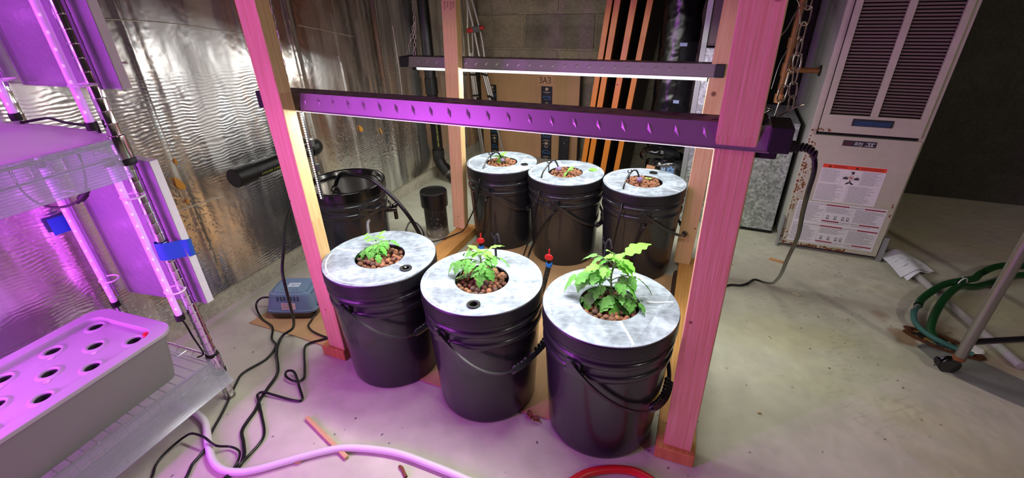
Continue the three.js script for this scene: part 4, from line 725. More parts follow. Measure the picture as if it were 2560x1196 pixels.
// planter on the lower shelf
{
  const W = 0.268, Ln = 0.60, t = thing('hydroponic_planter', 'white plastic planter box with a pink-lit lid of round holes on the lower shelf', 'planter', [-1.155, 0.1515, -0.455], 6 * D2R);
  const rrect = (x0, z0, x1, z1, r) => { const s = new THREE.Shape(); s.moveTo(x0 + r, z0); s.lineTo(x1 - r, z0); s.absarc(x1 - r, z0 + r, r, -Math.PI / 2, 0); s.lineTo(x1, z1 - r); s.absarc(x1 - r, z1 - r, r, 0, Math.PI / 2); s.lineTo(x0 + r, z1); s.absarc(x0 + r, z1 - r, r, Math.PI / 2, Math.PI); s.lineTo(x0, z0 + r); s.absarc(x0 + r, z0 + r, r, Math.PI, Math.PI * 1.5); return s; };
  // body: tapered, drawn from the floor of the box to the rim
  const bot = rrect(-W + 0.022, 0.022, -0.016, Ln - 0.02, 0.03).getPoints(10), topP = rrect(-W + 0.004, 0.004, 0, Ln, 0.04).getPoints(10), pos = [], idx = [], n = bot.length;
  for (let k = 0; k <= 4; k++) for (let i = 0; i < n; i++) { const s = k === 0 ? 0 : 0.12 + 0.88 * k / 4, sh = k === 0 ? 0.004 : 0; pos.push(mixN(bot[i].x, topP[i].x, s), k === 0 ? 0 : 0.006 + 0.128 * k / 4, mixN(bot[i].y, topP[i].y, s)); }
  for (let k = 0; k < 4; k++) for (let i = 0; i < n; i++) { const a = k * n + i, b = k * n + (i + 1) % n; idx.push(a, a + n, b, b, a + n, b + n); }
  const g = new THREE.BufferGeometry(); g.setAttribute('position', new THREE.Float32BufferAttribute(pos, 3)); g.setIndex(idx); g.computeVertexNormals();
  const base = new THREE.ShapeGeometry(rrect(-W + 0.022, 0.022, -0.016, Ln - 0.02, 0.03)); base.rotateX(Math.PI / 2);
  const bm = mesh('box', (() => { const a = g.toNonIndexed(); a.setAttribute('uv', new THREE.Float32BufferAttribute(new Float32Array(a.attributes.position.count * 2), 2)); return merge([a, base]); })(), std(0x858680, 0.5, 0, { side: THREE.DoubleSide }), t, 'off-white box');
  // lid: rim ring plus recessed panel with holes
  const holes = []; for (const [x, z0] of [[-0.06, 0.058], [-0.132, 0.100], [-0.211, 0.049]]) for (let k = 0; k < 6; k++) holes.push([x, z0 + 0.094 * k]);
  const inner = rrect(-W + 0.026, 0.026, -0.022, Ln - 0.022, 0.032), rim = rrect(-W - 0.002, -0.004, 0.006, Ln + 0.004, 0.042); rim.holes.push(new THREE.Path(inner.getPoints(10).reverse()));
  const lid = mesh('lid', place(new THREE.ExtrudeGeometry(rim, { depth: 0.006, bevelEnabled: true, bevelSize: 0.002, bevelThickness: 0.002, bevelSegments: 3, curveSegments: 10 }), 0, 0.140, 0, Math.PI / 2), M.tray, t, 'pink-lit lid with planting holes');
  const deckS = rrect(-W + 0.026, 0.026, -0.022, Ln - 0.022, 0.032); for (const [x, z] of holes) if (z < Ln - 0.04) { const h = new THREE.Path(); h.absarc(x, z, 0.0155, 0, Math.PI * 2, true); deckS.holes.push(h); }
  mesh('lid_panel', place(new THREE.ExtrudeGeometry(deckS, { depth: 0.002, bevelEnabled: false, curveSegments: 20 }), 0, 0.127, 0, Math.PI / 2), M.tray, lid);
  const wp = inner.getPoints(10), wpos = [], wid = []; wp.forEach((q) => { wpos.push(q.x, 0.139, q.y, q.x, 0.126, q.y); }); for (let i = 0; i < wp.length - 1; i++) { const a = i * 2; wid.push(a, a + 2, a + 1, a + 1, a + 2, a + 3); }
  const wg = new THREE.BufferGeometry(); wg.setAttribute('position', new THREE.Float32BufferAttribute(wpos, 3)); wg.setIndex(wid); wg.computeVertexNormals(); mesh('lid_wall', wg, std(0xb4aeb4, 0.42, 0, { side: THREE.DoubleSide }), lid);
  const ringG = lathe([[0.0150, -0.020], [0.0150, 0.0012], [0.0165, 0.0030], [0.0205, 0.0034], [0.0240, 0.0010], [0.0260, 0.0002]], 30), cupG = lathe([[0.0148, -0.002], [0.0140, -0.05], [0, -0.05]], 24), cupM = std(0x2a2630, 0.6, 0, { side: THREE.DoubleSide }), numT = {};
  let k = 0; for (const [x, z] of holes) if (z < Ln - 0.04) {
    mesh('hole_rim', ringG, std(0xb4aeb4, 0.42, 0, { side: THREE.DoubleSide }), lid).position.set(x, 0.127, z); mesh('planting_cup', cupG, cupM, lid).position.set(x, 0.127, z); k++;
    const num = String(k); const ct = canvasTex(32, 32, (c) => { c.fillStyle = '#e4e2e2'; c.fillRect(0, 0, 32, 32); c.fillStyle = '#3a3338'; c.font = 'italic 22px sans-serif'; c.fillText(num, 3, 24, 27); });
    if (k <= 4 || (k > 6 && k < 11) || (k > 12 && k < 17)) { const pn = mesh('number', new THREE.PlaneGeometry(0.010, 0.010), std(0xffffff, 0.5, 0, { map: ct }), lid); pn.rotation.set(-Math.PI / 2, 0, 0.5); pn.position.set(x + 0.026, 0.1280, z + 0.019); }
  }
  mesh('water_gauge', merge([rod([-0.043, 0.126, 0.010 + 0.028], [-0.043, 0.137, 0.010 + 0.028], 0.0062, 16), rod([-0.043, 0.137, 0.038], [-0.043, 0.139, 0.038], 0.005, 16)]), M.red, lid, 'red float gauge');
}
// ---------------------------------------------------------------- against the back wall
{
  const t = thing('cardboard_box', 'large flat brown cardboard box printed 3A3, leaning on the block wall', 'box', [-1.205, 0, -2.925]);
  mesh('carton', place(rbox(0.72, 0.575, 0.045, 0.006, 1), 0, 0.2875, 0), M.cardboard, t);
  mesh('flap_seam', place(rbox(0.004, 0.575, 0.05, 0.001, 1), 0.3605, 0.2875, -0.002), M.doorFace, t);
  const zf = 0.0228;
  const num = canvasTex(256, 160, (c, w, h) => { c.fillStyle = '#c2996e'; c.fillRect(0, 0, w, h); c.fillStyle = '#17120e'; c.font = '132px sans-serif'; c.fillText('3A3', 18, 128, 220); });
  const n = mesh('printed_code', new THREE.PlaneGeometry(0.104, 0.065), std(0xffffff, 0.85, 0, { map: num }), t); n.position.set(0.122, 0.532, zf + 0.0004);
  const tape = canvasTex(192, 1400, (c, w, h) => {
    c.fillStyle = '#14161a'; c.fillRect(0, 0, w, h); c.textAlign = 'center';
    const unit = (y, flip) => {
      c.save(); c.translate(w / 2, y); if (flip) c.rotate(Math.PI);
      c.fillStyle = '#d8c9a6'; c.beginPath(); c.arc(0, -150, 26, 0, 7); c.fill(); c.fillStyle = '#14161a'; c.beginPath(); c.moveTo(-7, -162); c.lineTo(13, -150); c.lineTo(-7, -138); c.fill();
      c.fillStyle = '#b8ab90'; c.fillRect(-66, -102, 132, 8); c.fillRect(-40, -84, 80, 6);
      c.fillStyle = '#3f87b8'; c.font = '52px sans-serif'; c.fillText('prime', 0, 0, 150);
      c.strokeStyle = '#3f87b8'; c.lineWidth = 8; c.beginPath(); c.arc(0, -42, 82, 0.9, 2.25); c.stroke(); c.beginPath(); c.moveTo(46, 10); c.lineTo(62, 12); c.lineTo(54, 30); c.stroke();
      c.strokeStyle = '#d8c9a6'; c.lineWidth = 7; c.beginPath(); c.arc(0, 118, 24, 3.3, 6.1); c.stroke(); c.fillStyle = '#d8c9a6'; c.fillRect(-28, 114, 11, 22); c.fillRect(17, 114, 11, 22);
      c.fillStyle = '#b8ab90'; c.fillRect(-66, 168, 132, 8);
      c.restore();
    };
    unit(200, false); unit(540, false); unit(920, true); unit(1250, true);
  });
  const tm = std(0xffffff, 0.45, 0, { map: tape });
  mesh('printed_tape', new THREE.PlaneGeometry(0.078, 0.5), tm, t, 'black delivery tape with blue print').position.set(0.135, 0.244, zf + 0.0006);
  mesh('printed_tape', new THREE.PlaneGeometry(0.062, 0.49), tm, t, 'black delivery tape with blue print').position.set(-0.268, 0.243, zf + 0.0006);
}
{
  const t = thing('board', 'white-flecked black board leaning against the right side of the cardboard box', 'board', [-0.927, 0, -2.86]);
  mesh('plank', place(rbox(0.07, 0.215, 0.012, 0.002), 0, 0.108, 0, -0.06), std(0xffffff, 0.6, 0, { map: tex(128, 256, (u, v) => { const d = sstep(0.7, 0.76, fbm(u * 12, v * 26, 3, 700)) * 0.6 * sstep(0.75, 0.4, v); return [0.07 + d, 0.07 + d, 0.075 + d]; }, true, [9, 4]) }), t);
}
// orange doors standing on edge
{
  const dh = 1.55, tilt = -0.105, spec = [[-0.640, 0.028], [-0.603, 0.030], [-0.525, 0.031], [-0.449, 0.028]], names = ['first orange-edged dark door from the left, leaning by the block wall', 'second orange-edged dark door from the left, hinged to the first', 'third orange-edged dark door from the left, leaning by the black duct', 'fourth orange-edged dark door from the left, beside the black duct'];
  spec.forEach(([x0, w], i) => {
    const t = thing('door_panel', names[i], 'door', [x0 - 0.055, 0, -2.42]); t.rotation.z = tilt;
    mesh('edge_strip', place(rbox(w, dh, 0.010, 0.002, 1, i), w / 2, dh / 2, -0.005), M.doorEdge, t, 'orange stained wooden edge');
    mesh('slab', place(rbox(w - 0.002, dh, 0.45, 0.002, 1, i), w / 2, dh / 2, -0.2352), M.doorFace, t, 'dark brown door face');
    if (i === 0) for (const y of [1.03, 0.13]) { mesh('hinge', merge([rod([w + 0.003, y - 0.03, 0.004], [w + 0.003, y + 0.03, 0.004], 0.0042, 8), place(rbox(0.028, 0.05, 0.002, 0.0006), w + 0.003, y, 0.0012)]), y > 1 ? M.blackMatte : std(0x9a7a3a, 0.4, 0.8), t); }
  });
  const m = mesh('door_knob', new THREE.SphereGeometry(0.009, 14, 10), M.whitePlastic, scene.getObjectByName('door_panel_003')); m.position.set(-0.012, 0.325, 0.002);
}
// telescoping stand with a red and grey clamp
{
  const t = thing('folding_stand', 'folded aluminium tube stand with a red and grey clamp before the block wall', 'stand', [-1.45, 0, -2.76]);
  const L = (x, y, z = -2.76) => [x + 1.45, y, z + 2.76];
  const leg = (n, pts, r) => mesh(n, tube(pts.map((p) => L(...p)), r, 40, 10), M.aluTube, t);
  leg('leg', [[-1.575, 1.12], [-1.552, 1.005], [-1.516, 0.852], [-1.467, 0.59], [-1.40, 0.33], [-1.325, 0.012]], 0.008);
  leg('leg', [[-1.548, 1.12], [-1.516, 1.005], [-1.471, 0.84], [-1.452, 0.72], [-1.448, 0.60]], 0.007);
  leg('leg', [[-1.568, 1.12, -2.80], [-1.575, 0.95, -2.80], [-1.582, 0.78, -2.80], [-1.572, 0.51, -2.80], [-1.545, 0.2, -2.80], [-1.52, 0.012, -2.80]], 0.008);
  leg('leg', [[-1.548, 0.86, -2.80], [-1.552, 0.70, -2.80], [-1.565, 0.55, -2.80], [-1.50, 0.012, -2.78]], 0.007);
  for (const dx of [0.014, 0.027]) { leg('leg_tube', [[-1.486 + dx, 0.672], [-1.467 + dx, 0.585], [-1.425 + dx, 0.425]], 0.0065); leg('leg_tube', [[-1.588 + dx, 0.70, -2.80], [-1.575 + dx, 0.55, -2.80], [-1.562 + dx, 0.42, -2.80]], 0.0065); }
  const clip = (x, y, z, r) => mesh('strap', place(rbox(0.046, 0.012, 0.02, 0.003), ...L(x, y, z), 0, 0, r), M.blackMatte, t);
  clip(-1.452, 0.575, -2.755, -0.25); clip(-1.415, 0.435, -2.755, -0.25); clip(-1.562, 0.565, -2.795, 0); clip(-1.548, 0.43, -2.795, 0.1);
  mesh('clamp', place(rbox(0.058, 0.038, 0.026, 0.008), ...L(-1.492, 0.845, -2.755), 0, 0, 0.12), M.greyPlastic, t, 'grey clamp block');
  mesh('clamp_knob', place(rbox(0.046, 0.026, 0.03, 0.008), ...L(-1.535, 0.838, -2.752), 0, 0, 0.12), M.red, t, 'red clamp knob'); mesh('clamp_knob', place(rbox(0.03, 0.020, 0.026, 0.007), ...L(-1.455, 0.853, -2.755), 0, 0, 0.1), M.red, t, 'red clamp knob');
}
// insulated flexible duct
function crumple(g, amp, f, s, ax = [1, 1, 1]) { const p = g.attributes.position, nrm = g.attributes.normal; for (let i = 0; i < p.count; i++) { const x = p.getX(i), y = p.getY(i), z = p.getZ(i), k = amp * ((1 - Math.abs(fbm(x * f + z * f * 0.7, y * f - z * f * 0.5 + 11, 4, s) - 0.5) * 4) * 0.7 + 0.6 * (fbm(x * f * 2.3 + 3, (y + z) * f * 2.3, 3, s + 9) - 0.5)); p.setXYZ(i, x + nrm.getX(i) * k * ax[0], y + nrm.getY(i) * k * ax[1], z + nrm.getZ(i) * k * ax[2]); } g.computeVertexNormals(); return g; }
{
  const t = thing('flexible_duct', 'fat black plastic-wrapped flexible duct standing upright beside the doors', 'duct', [-0.235, 0, -2.44]);
  const g = new THREE.CylinderGeometry(0.084, 0.088, 1.12, 72, 160, true); place(g, 0, 0.86, 0); crumple(g, 0.007, 11, 800, [1, 0, 1]);
  mesh('sleeve', g, M.bagDuct, t);
  mesh('inner_core', place(new THREE.CylinderGeometry(0.075, 0.078, 1.1, 32), 0, 0.86, 0), M.darkVoid, t);
  for (const y of [0.80, 0.545]) mesh('label_tag', place(new THREE.PlaneGeometry(0.032, 0.015), 0.03, y, 0.089), std(0x8fa5c4, 0.5, 0, { side: THREE.DoubleSide }), t, 'small pale label');
}
{
  const t = thing('flexible_duct_end', 'crumpled open end of black duct plastic on the floor, a white R-4 print on it', 'duct', [-0.225, 0, -2.40]);
  const g = new THREE.CylinderGeometry(0.094, 0.105, 0.26, 80, 50, true); place(g, 0.01, 0.132, 0); crumple(g, 0.009, 13, 820, [1, 0, 1]); mesh('sleeve', g, M.bag, t);
  const tr = new THREE.TorusGeometry(0.072, 0.026, 30, 90); tr.rotateX(Math.PI / 2 - 0.5); tr.translate(-0.02, 0.262, 0.02); crumple(tr, 0.010, 16, 830); mesh('mouth', tr, M.bag, t, 'bunched open mouth');
  const pl = new THREE.SphereGeometry(0.07, 48, 32); pl.scale(1.1, 0.75, 0.55); pl.translate(0.03, 0.215, 0.075); crumple(pl, 0.012, 15, 840); mesh('flap', pl, M.bag, t, 'folded plastic flap');
  mesh('cap', place(new THREE.CylinderGeometry(0.085, 0.085, 0.02, 32), 0, 0.20, 0), M.darkVoid, t);
  const r4 = canvasTex(96, 192, (c, w, h) => { c.fillStyle = '#0d0d0f'; c.fillRect(0, 0, w, h); c.save(); c.translate(72, 185); c.rotate(-Math.PI / 2); c.fillStyle = '#b9bcc0'; c.font = '64px sans-serif'; c.fillText('R-4.2', 0, 0, 180); c.restore(); });
  const cy = new THREE.CylinderGeometry(0.117, 0.117, 0.105, 10, 1, true, 0.12, 0.5); mesh('printed_text', cy, std(0xffffff, 0.35, 0, { map: r4 }), t).position.set(0.01, 0.115, 0);
  const fan = canvasTex(160, 96, (c, w, h) => { c.fillStyle = '#101114'; c.fillRect(0, 0, w, h); c.fillStyle = '#4f7fb4'; for (let i = 0; i < 6; i++) { c.save(); c.translate(108, 48); c.rotate(i * Math.PI / 3); c.beginPath(); c.ellipse(0, -26, 12, 18, 0.5, 0, 7); c.fill(); c.restore(); } c.fillStyle = '#87a6c8'; c.fillRect(16, 26, 14, 40); c.fillRect(40, 26, 14, 40); c.fillRect(16, 40, 38, 12); });
  const fm = mesh('printed_mark', new THREE.PlaneGeometry(0.075, 0.045), std(0xffffff, 0.4, 0, { map: fan }), t); fm.position.set(0.035, 0.226, 0.1255); fm.rotation.x = -0.35;
  mesh('tan_scrap', place(rbox(0.042, 0.022, 0.002, 0.0008), -0.05, 0.225, 0.112, -0.3, 0, -0.12), std(0xc08f6a, 0.8), t, 'tan scrap of board');
}
// galvanized ductwork between the duct and the furnace
{
  const t = thing('sheet_metal_duct', 'galvanized sheet metal duct rising behind the back right post', 'duct', [-0.04, 0, -2.40]);
  mesh('casing', place(rbox(0.15, 0.80, 0.38, 0.003), -0.005, 0.40, 0.0), M.galv, t);
  mesh('corner_flange', place(rbox(0.022, 1.6, 0.006, 0.001), -0.071, 0.80, 0.192), M.galvPlain, t);
  mesh('casing_upper', place(rbox(0.13, 0.8, 0.36, 0.003), 0.005, 1.205, 0.0), std(0x4d3a42, 0.4, 0.5), t, 'darker upper casing');
  mesh('flange_seam', place(rbox(0.004, 0.78, 0.006, 0.001), -0.02, 1.2, 0.182), M.steel, t); mesh('flange_seam', place(rbox(0.06, 0.02, 0.004, 0.001), -0.035, 0.50, 0.1925), M.galvPlain, t); mesh('flange_seam', place(rbox(0.15, 0.012, 0.004, 0.001), -0.005, 0.545, 0.1925), M.galvPlain, t);
}
{
  const t = thing('return_air_box', 'low galvanized return air box with a speckled face standing left of the furnace', 'duct', [0.18, 0, -2.40]);
  mesh('casing', place(rbox(0.272, 0.50, 0.40, 0.003), 0.0, 0.262, 0.0), M.galv, t);
  mesh('bottom_rail', place(rbox(0.274, 0.012, 0.404, 0.002), 0.0, 0.006, 0.0), M.darkVoid, t);
}
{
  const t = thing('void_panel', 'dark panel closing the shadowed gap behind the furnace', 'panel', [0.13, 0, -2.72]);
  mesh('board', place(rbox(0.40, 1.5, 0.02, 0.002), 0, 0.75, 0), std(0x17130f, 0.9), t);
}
// ---------------------------------------------------------------- furnace
{
  const X0 = 0.338, X1 = 0.700, ZF = -2.09, t = thing('furnace', 'tall beige gas furnace with louvred upper door and rusty warning-labelled lower door', 'furnace', [(X0 + X1) / 2, 0, ZF]);
  const hw = (X1 - X0) / 2, TOP = 1.32;
  const cab = [place(rbox(0.010, TOP - 0.02, 0.62, 0.002), -hw + 0.005, TOP / 2 + 0.01, -0.315), place(rbox(0.010, TOP - 0.02, 0.62, 0.002), hw - 0.005, TOP / 2 + 0.01, -0.315), place(rbox(2 * hw, 0.012, 0.62, 0.002), 0, TOP - 0.006, -0.315), place(rbox(2 * hw, TOP - 0.02, 0.01, 0.002), 0, TOP / 2, -0.62)];
  mesh('cabinet', merge(cab), M.furnaceSide, t);
  mesh('cabinet_flange', place(rbox(0.022, TOP - 0.02, 0.008, 0.002), -hw + 0.011, TOP / 2 + 0.01, -0.002), M.furnace, t); mesh('cabinet_flange', place(rbox(0.026, TOP - 0.02, 0.008, 0.002), hw - 0.013, TOP / 2 + 0.01, -0.002), M.furnace, t);
  mesh('inner_back', place(rbox(2 * hw - 0.03, TOP - 0.06, 0.01, 0.002), 0, TOP / 2 + 0.02, -0.075), std(0x1c1714, 0.9), t);
  // upper door: rails and stiles around two banks of louvres
  const ux0 = -hw + 0.024, ux1 = hw - 0.018, uy0 = 0.515, uy1 = 1.19, b = [[0.383 - 0.519, 0.512 - 0.519], [0.534 - 0.519, 0.662 - 0.519]], lb = 0.582, lt = 1.10;
  const bar = (x0, x1, y0, y1, z = 0.008, d = 0.014) => place(rbox(x1 - x0, y1 - y0, d, 0.0012), (x0 + x1) / 2, (y0 + y1) / 2, z);
  const up = mesh('upper_door', merge([bar(ux0, b[0][0], lb, lt), bar(b[0][1], b[1][0], lb, lt), bar(b[1][1], ux1, lb, lt), bar(ux0, ux1, uy0, lb), bar(ux0, ux1, lt, uy1)]), M.furnace, t);
  const lg = [0, 1].map((k) => { const w = b[k][1] - b[k][0]; return merge([place(rbox(w, 0.0075, 0.0012, 0.0004), 0, 0.0015, 0.0045, 0.6), place(rbox(w, 0.0026, 0.0020, 0.0006), 0, 0.0036, 0.0022)]); });
  for (let y = lb + 0.006; y < lt - 0.004; y += 0.011) for (const k of [0, 1]) mesh('louver', lg[k], M.louver, up).position.set((b[k][0] + b[k][1]) / 2, y, 0.0);
  mesh('lower_door', bar(-hw + 0.010, hw - 0.010, 0.022, 0.503, 0.010, 0.016), M.furnace, t);
  mesh('door_gap', place(rbox(2 * hw - 0.05, 0.014, 0.010, 0.001), 0.004, 0.509, 0.0), M.darkVoid, t);
  mesh('corner_leg', place(rbox(0.020, 0.11, 0.020, 0.001), hw + 0.004, 0.055, 0.004, 0, 0, 0), M.galvPlain, t, 'galvanized corner leg'); mesh('corner_leg', place(rbox(0.008, 0.14, 0.030, 0.001), -hw - 0.006, 0.07, 0.0), M.galvPlain, t, 'galvanized corner leg');
  const sheet = (name, x0, x1, y0, y1, tx, label) => { const m = mesh(name, new THREE.PlaneGeometry(x1 - x0, y1 - y0), std(0xffffff, 0.5, 0, { map: tx }), t, label); m.position.set((x0 + x1) / 2 - 0.519, (y0 + y1) / 2, 0.0186); return m; };
  const lines = (c, x, y, w, n, step, s) => { c.fillStyle = '#77777a'; for (let i = 0; i < n; i++) { let px = x; const end = x + w * (0.62 + 0.38 * hash(i, s, 5)); while (px < end) { const l = 6 + 26 * hash(i, Math.floor(px), s); c.fillRect(px, y + i * step, Math.min(l, end - px), Math.max(2, step * 0.42)); px += l + 5; } } };
  const badge = canvasTex(512, 112, (c, w, h) => { c.fillStyle = '#23282d'; c.fillRect(0, 0, w, h); c.fillStyle = '#1d4f8a'; c.font = 'italic bold 76px sans-serif'; c.fillText('Comfortmaker', 20, 76, 470); c.fillRect(20, 88, 460, 10); });
  mesh('badge', place(rbox(0.126, 0.0265, 0.004, 0.0015), 0.524 - 0.519, 0.5585, 0.0165), M.blackMatte, t); const bp = sheet('badge_print', 0.4625, 0.5855, 0.5465, 0.5705, badge, 'dark badge with blue lettering'); bp.position.z = 0.0189;
  const rpj = canvasTex(448, 96, (c, w, h) => { c.fillStyle = '#2a2a2e'; c.fillRect(0, 0, w, h); c.fillStyle = '#5a2230'; c.fillRect(30, 24, 110, 14); c.fillRect(16, 46, 110, 12); c.fillRect(8, 66, 110, 12); c.fillStyle = '#b9babd'; c.font = 'italic bold 74px sans-serif'; c.fillText('RPJ', 150, 76, 150); c.fillRect(318, 22, 112, 11); c.fillRect(302, 68, 112, 11); c.fillRect(344, 24, 16, 52); c.fillRect(382, 24, 16, 52); });
  sheet('badge_print', 0.452, 0.559, 0.4685, 0.4905, rpj, 'dark badge with silver lettering');
  const warn = canvasTex(1024, 768, (c, w, h) => {
    c.fillStyle = '#d9d9d6'; c.fillRect(0, 0, w, h); c.fillStyle = '#d5432a'; c.fillRect(6, 8, w - 12, 78); c.fillStyle = '#7d1d12'; c.font = 'bold 56px sans-serif'; c.fillText('WARNING', 185, 68, 220); c.fillText('AVERTISSEMENT', 620, 68, 350);
    for (const x of [100, 535]) { c.fillStyle = '#3a1510'; c.beginPath(); c.moveTo(x, 72); c.lineTo(x + 26, 20); c.lineTo(x + 52, 72); c.fill(); }
    lines(c, 20, 104, 330, 18, 15, 3); lines(c, 680, 104, 326, 18, 15, 4); lines(c, 20, 408, 460, 22, 15.5, 6); lines(c, 530, 408, 470, 22, 15.5, 7);
    c.strokeStyle = '#8a8a8a'; c.lineWidth = 3; for (const [x0, y0, x1, y1] of [[365, 96, 365, 385], [665, 96, 665, 385], [365, 192, 665, 192], [365, 290, 665, 290], [505, 400, 505, 750]]) { c.beginPath(); c.moveTo(x0, y0); c.lineTo(x1, y1); c.stroke(); }
    c.fillStyle = '#2b2b2b'; c.beginPath(); c.ellipse(525, 148, 22, 30, 0.3, 0, 7); c.fill(); c.fillRect(478, 118, 40, 10); c.fillRect(486, 140, 26, 8);
    const fl = (x) => { c.beginPath(); c.moveTo(x, 278); c.lineTo(x + 8, 228); c.lineTo(x + 28, 248); c.lineTo(x + 42, 206); c.lineTo(x + 58, 246); c.lineTo(x + 80, 218); c.lineTo(x + 84, 278); c.fill(); }; fl(385); fl(562);
    c.strokeStyle = '#c03a2c'; c.lineWidth = 9; c.beginPath(); c.arc(516, 242, 36, 0, 7); c.stroke(); c.beginPath(); c.moveTo(490, 218); c.lineTo(542, 266); c.stroke(); c.fillRect(502, 232, 28, 24);
    c.beginPath(); c.arc(512, 312, 15, 0, 7); c.fill(); c.beginPath(); c.moveTo(440, 372); c.lineTo(484, 330); c.lineTo(540, 330); c.lineTo(586, 372); c.lineTo(552, 380); c.lineTo(512, 350); c.lineTo(470, 380); c.fill();
  });
  sheet('warning_label', 0.410, 0.621, 0.236, 0.3945, warn, 'white label with an orange warning band');
  const ins = canvasTex(1280, 792, (c, w, h) => {
    c.fillStyle = '#d6d6d6'; c.fillRect(0, 0, w, h);
    for (const oy of [0, 396]) {
      c.fillStyle = '#8d2038'; c.fillRect(430, oy + 26, 330, 22); c.fillRect(970, oy + 26, 290, 22); c.fillRect(430, oy + 322, 250, 22); c.fillRect(970, oy + 322, 280, 22);
      c.fillStyle = '#44444a'; c.font = 'bold 22px sans-serif'; c.fillText('FOR YOUR SAFETY READ BEFORE OPERATING', 20, oy + 46, 400); c.fillText('OPERATING INSTRUCTIONS', 775, oy + 46, 185); c.fillText('TO TURN OFF GAS TO APPLIANCE', 690, oy + 342, 270);
      lines(c, 24, oy + 66, 390, 19, 16, 11 + oy); lines(c, 446, oy + 66, 380, 7, 16, 12 + oy); lines(c, 860, oy + 66, 390, 15, 16, 13 + oy); lines(c, 446, oy + 354, 380, 2, 14, 17); lines(c, 860, oy + 354, 380, 2, 14, 18);
      c.strokeStyle = '#8d2038'; c.lineWidth = 2; c.beginPath(); c.moveTo(426, oy + 20); c.lineTo(426, oy + 390); c.stroke();
      c.fillStyle = '#55555a'; for (const x of [480, 590, 700, 770]) { c.fillRect(x, oy + 226, 36, 60); c.fillStyle = '#d6d6d6'; c.fillRect(x + 8, oy + 236, 20, 34); c.fillStyle = '#55555a'; c.fillRect(x - 10, oy + 290, 60, 6); }
    }
  });
  sheet('instruction_label', 0.363, 0.670, 0.041, 0.2305, ins, 'white instruction label with dark red bars');
  // rust: thin flakes on the left edge and along the bottom
  const flakes = []; const flake = (x, y, s, z) => { const g = new THREE.IcosahedronGeometry(1, 1), p = g.attributes.position; for (let i = 0; i < p.count; i++) { const k = 0.6 + 0.8 * vnoise(p.getX(i) * 3 + x * 90, p.getY(i) * 3 + y * 90, 900); p.setXYZ(i, p.getX(i) * s * k, p.getY(i) * s * k * 1.2, p.getZ(i) * 0.0007); } g.computeVertexNormals(); g.translate(x - 0.519, y, z); flakes.push(boxUV(g, 1)); };
  for (let i = 0; i < 150; i++) { const y = rr(0.04, 0.52), c = sstep(0.3, 0.6, fbm(y * 9, 2, 3, 905)); const x = 0.341 + Math.abs(rr(-1, 1) * rr(0, 1)) * 0.03 * (0.3 + c); if (c > 0.1) flake(x, y, rr(0.0008, 0.0030) * (0.4 + c), x < 0.347 ? 0.003 : x < 0.36 ? 0.0185 : 0.0182); }
  for (let i = 0; i < 70; i++) flake(rr(0.348, 0.58), 0.026 + rr(-0.003, 0.006), rr(0.0014, 0.0042), 0.0183);
  for (let i = 0; i < 14; i++) flake(rr(0.35, 0.40), 0.518 + Math.abs(rr(-0.012, 0.012)), rr(0.001, 0.0032), 0.0155);
  for (let i = 0; i < 8; i++) flake(0.683 + rr(-0.006, 0.002), rr(0.2, 0.29), rr(0.001, 0.003), 0.0185);
  const rf = mesh('rust_patches', merge(flakes), M.rust, t, 'orange rust'); rf.userData.kind = 'stuff';
}
{
  const t = thing('gas_pipe', 'rusty iron gas pipe with a capped drip leg beside the furnace', 'pipe', [0.215, 0, -2.235]);
  mesh('branch', rod([0, 0.718, 0], [0.128, 0.718, 0], 0.0105, 16), M.copper, t);
  mesh('riser', rod([0, 0.60, 0], [0, 1.3, 0], 0.0125, 16), M.copper, t);
  mesh('tee', merge([rod([0, 0.695, 0], [0, 0.745, 0], 0.0165, 16), rod([0, 0.718, 0], [0.03, 0.718, 0], 0.0165, 16)]), M.copper, t);
  mesh('cap', lathe([[0, 0.585], [0.014, 0.586], [0.0175, 0.59], [0.0175, 0.622], [0.0125, 0.624]], 10), std(0xb07a4a, 0.5, 0.3), t, 'capped pipe end'); mesh('coupling', rod([0, 0.80, 0], [0, 0.84, 0], 0.0165, 16), M.copper, t);
  mesh('grommet', rod([0.118, 0.718, 0], [0.1215, 0.718, 0], 0.021, 24), M.darkVoid, t, 'dark hole in the furnace side');
}
hose('thin_wire', 'thin loose wire hanging beside the furnace above the gas pipe', 'wire', [[0.15, 1.16, -2.15], [0.155, 1.02, -2.14], [0.20, 0.95, -2.14], [0.21, 0.86, -2.13], [0.18, 0.76, -2.12], [0.17, 0.66, -2.11]], 0.0013, M.steel);
hose('thin_wire', 'short curl of loose wire beside the chain on the right', 'wire', [[0.095, 0.985, -0.9], [0.082, 0.965, -0.9], [0.074, 0.94, -0.9], [0.064, 0.925, -0.9]], 0.0011, M.steel);
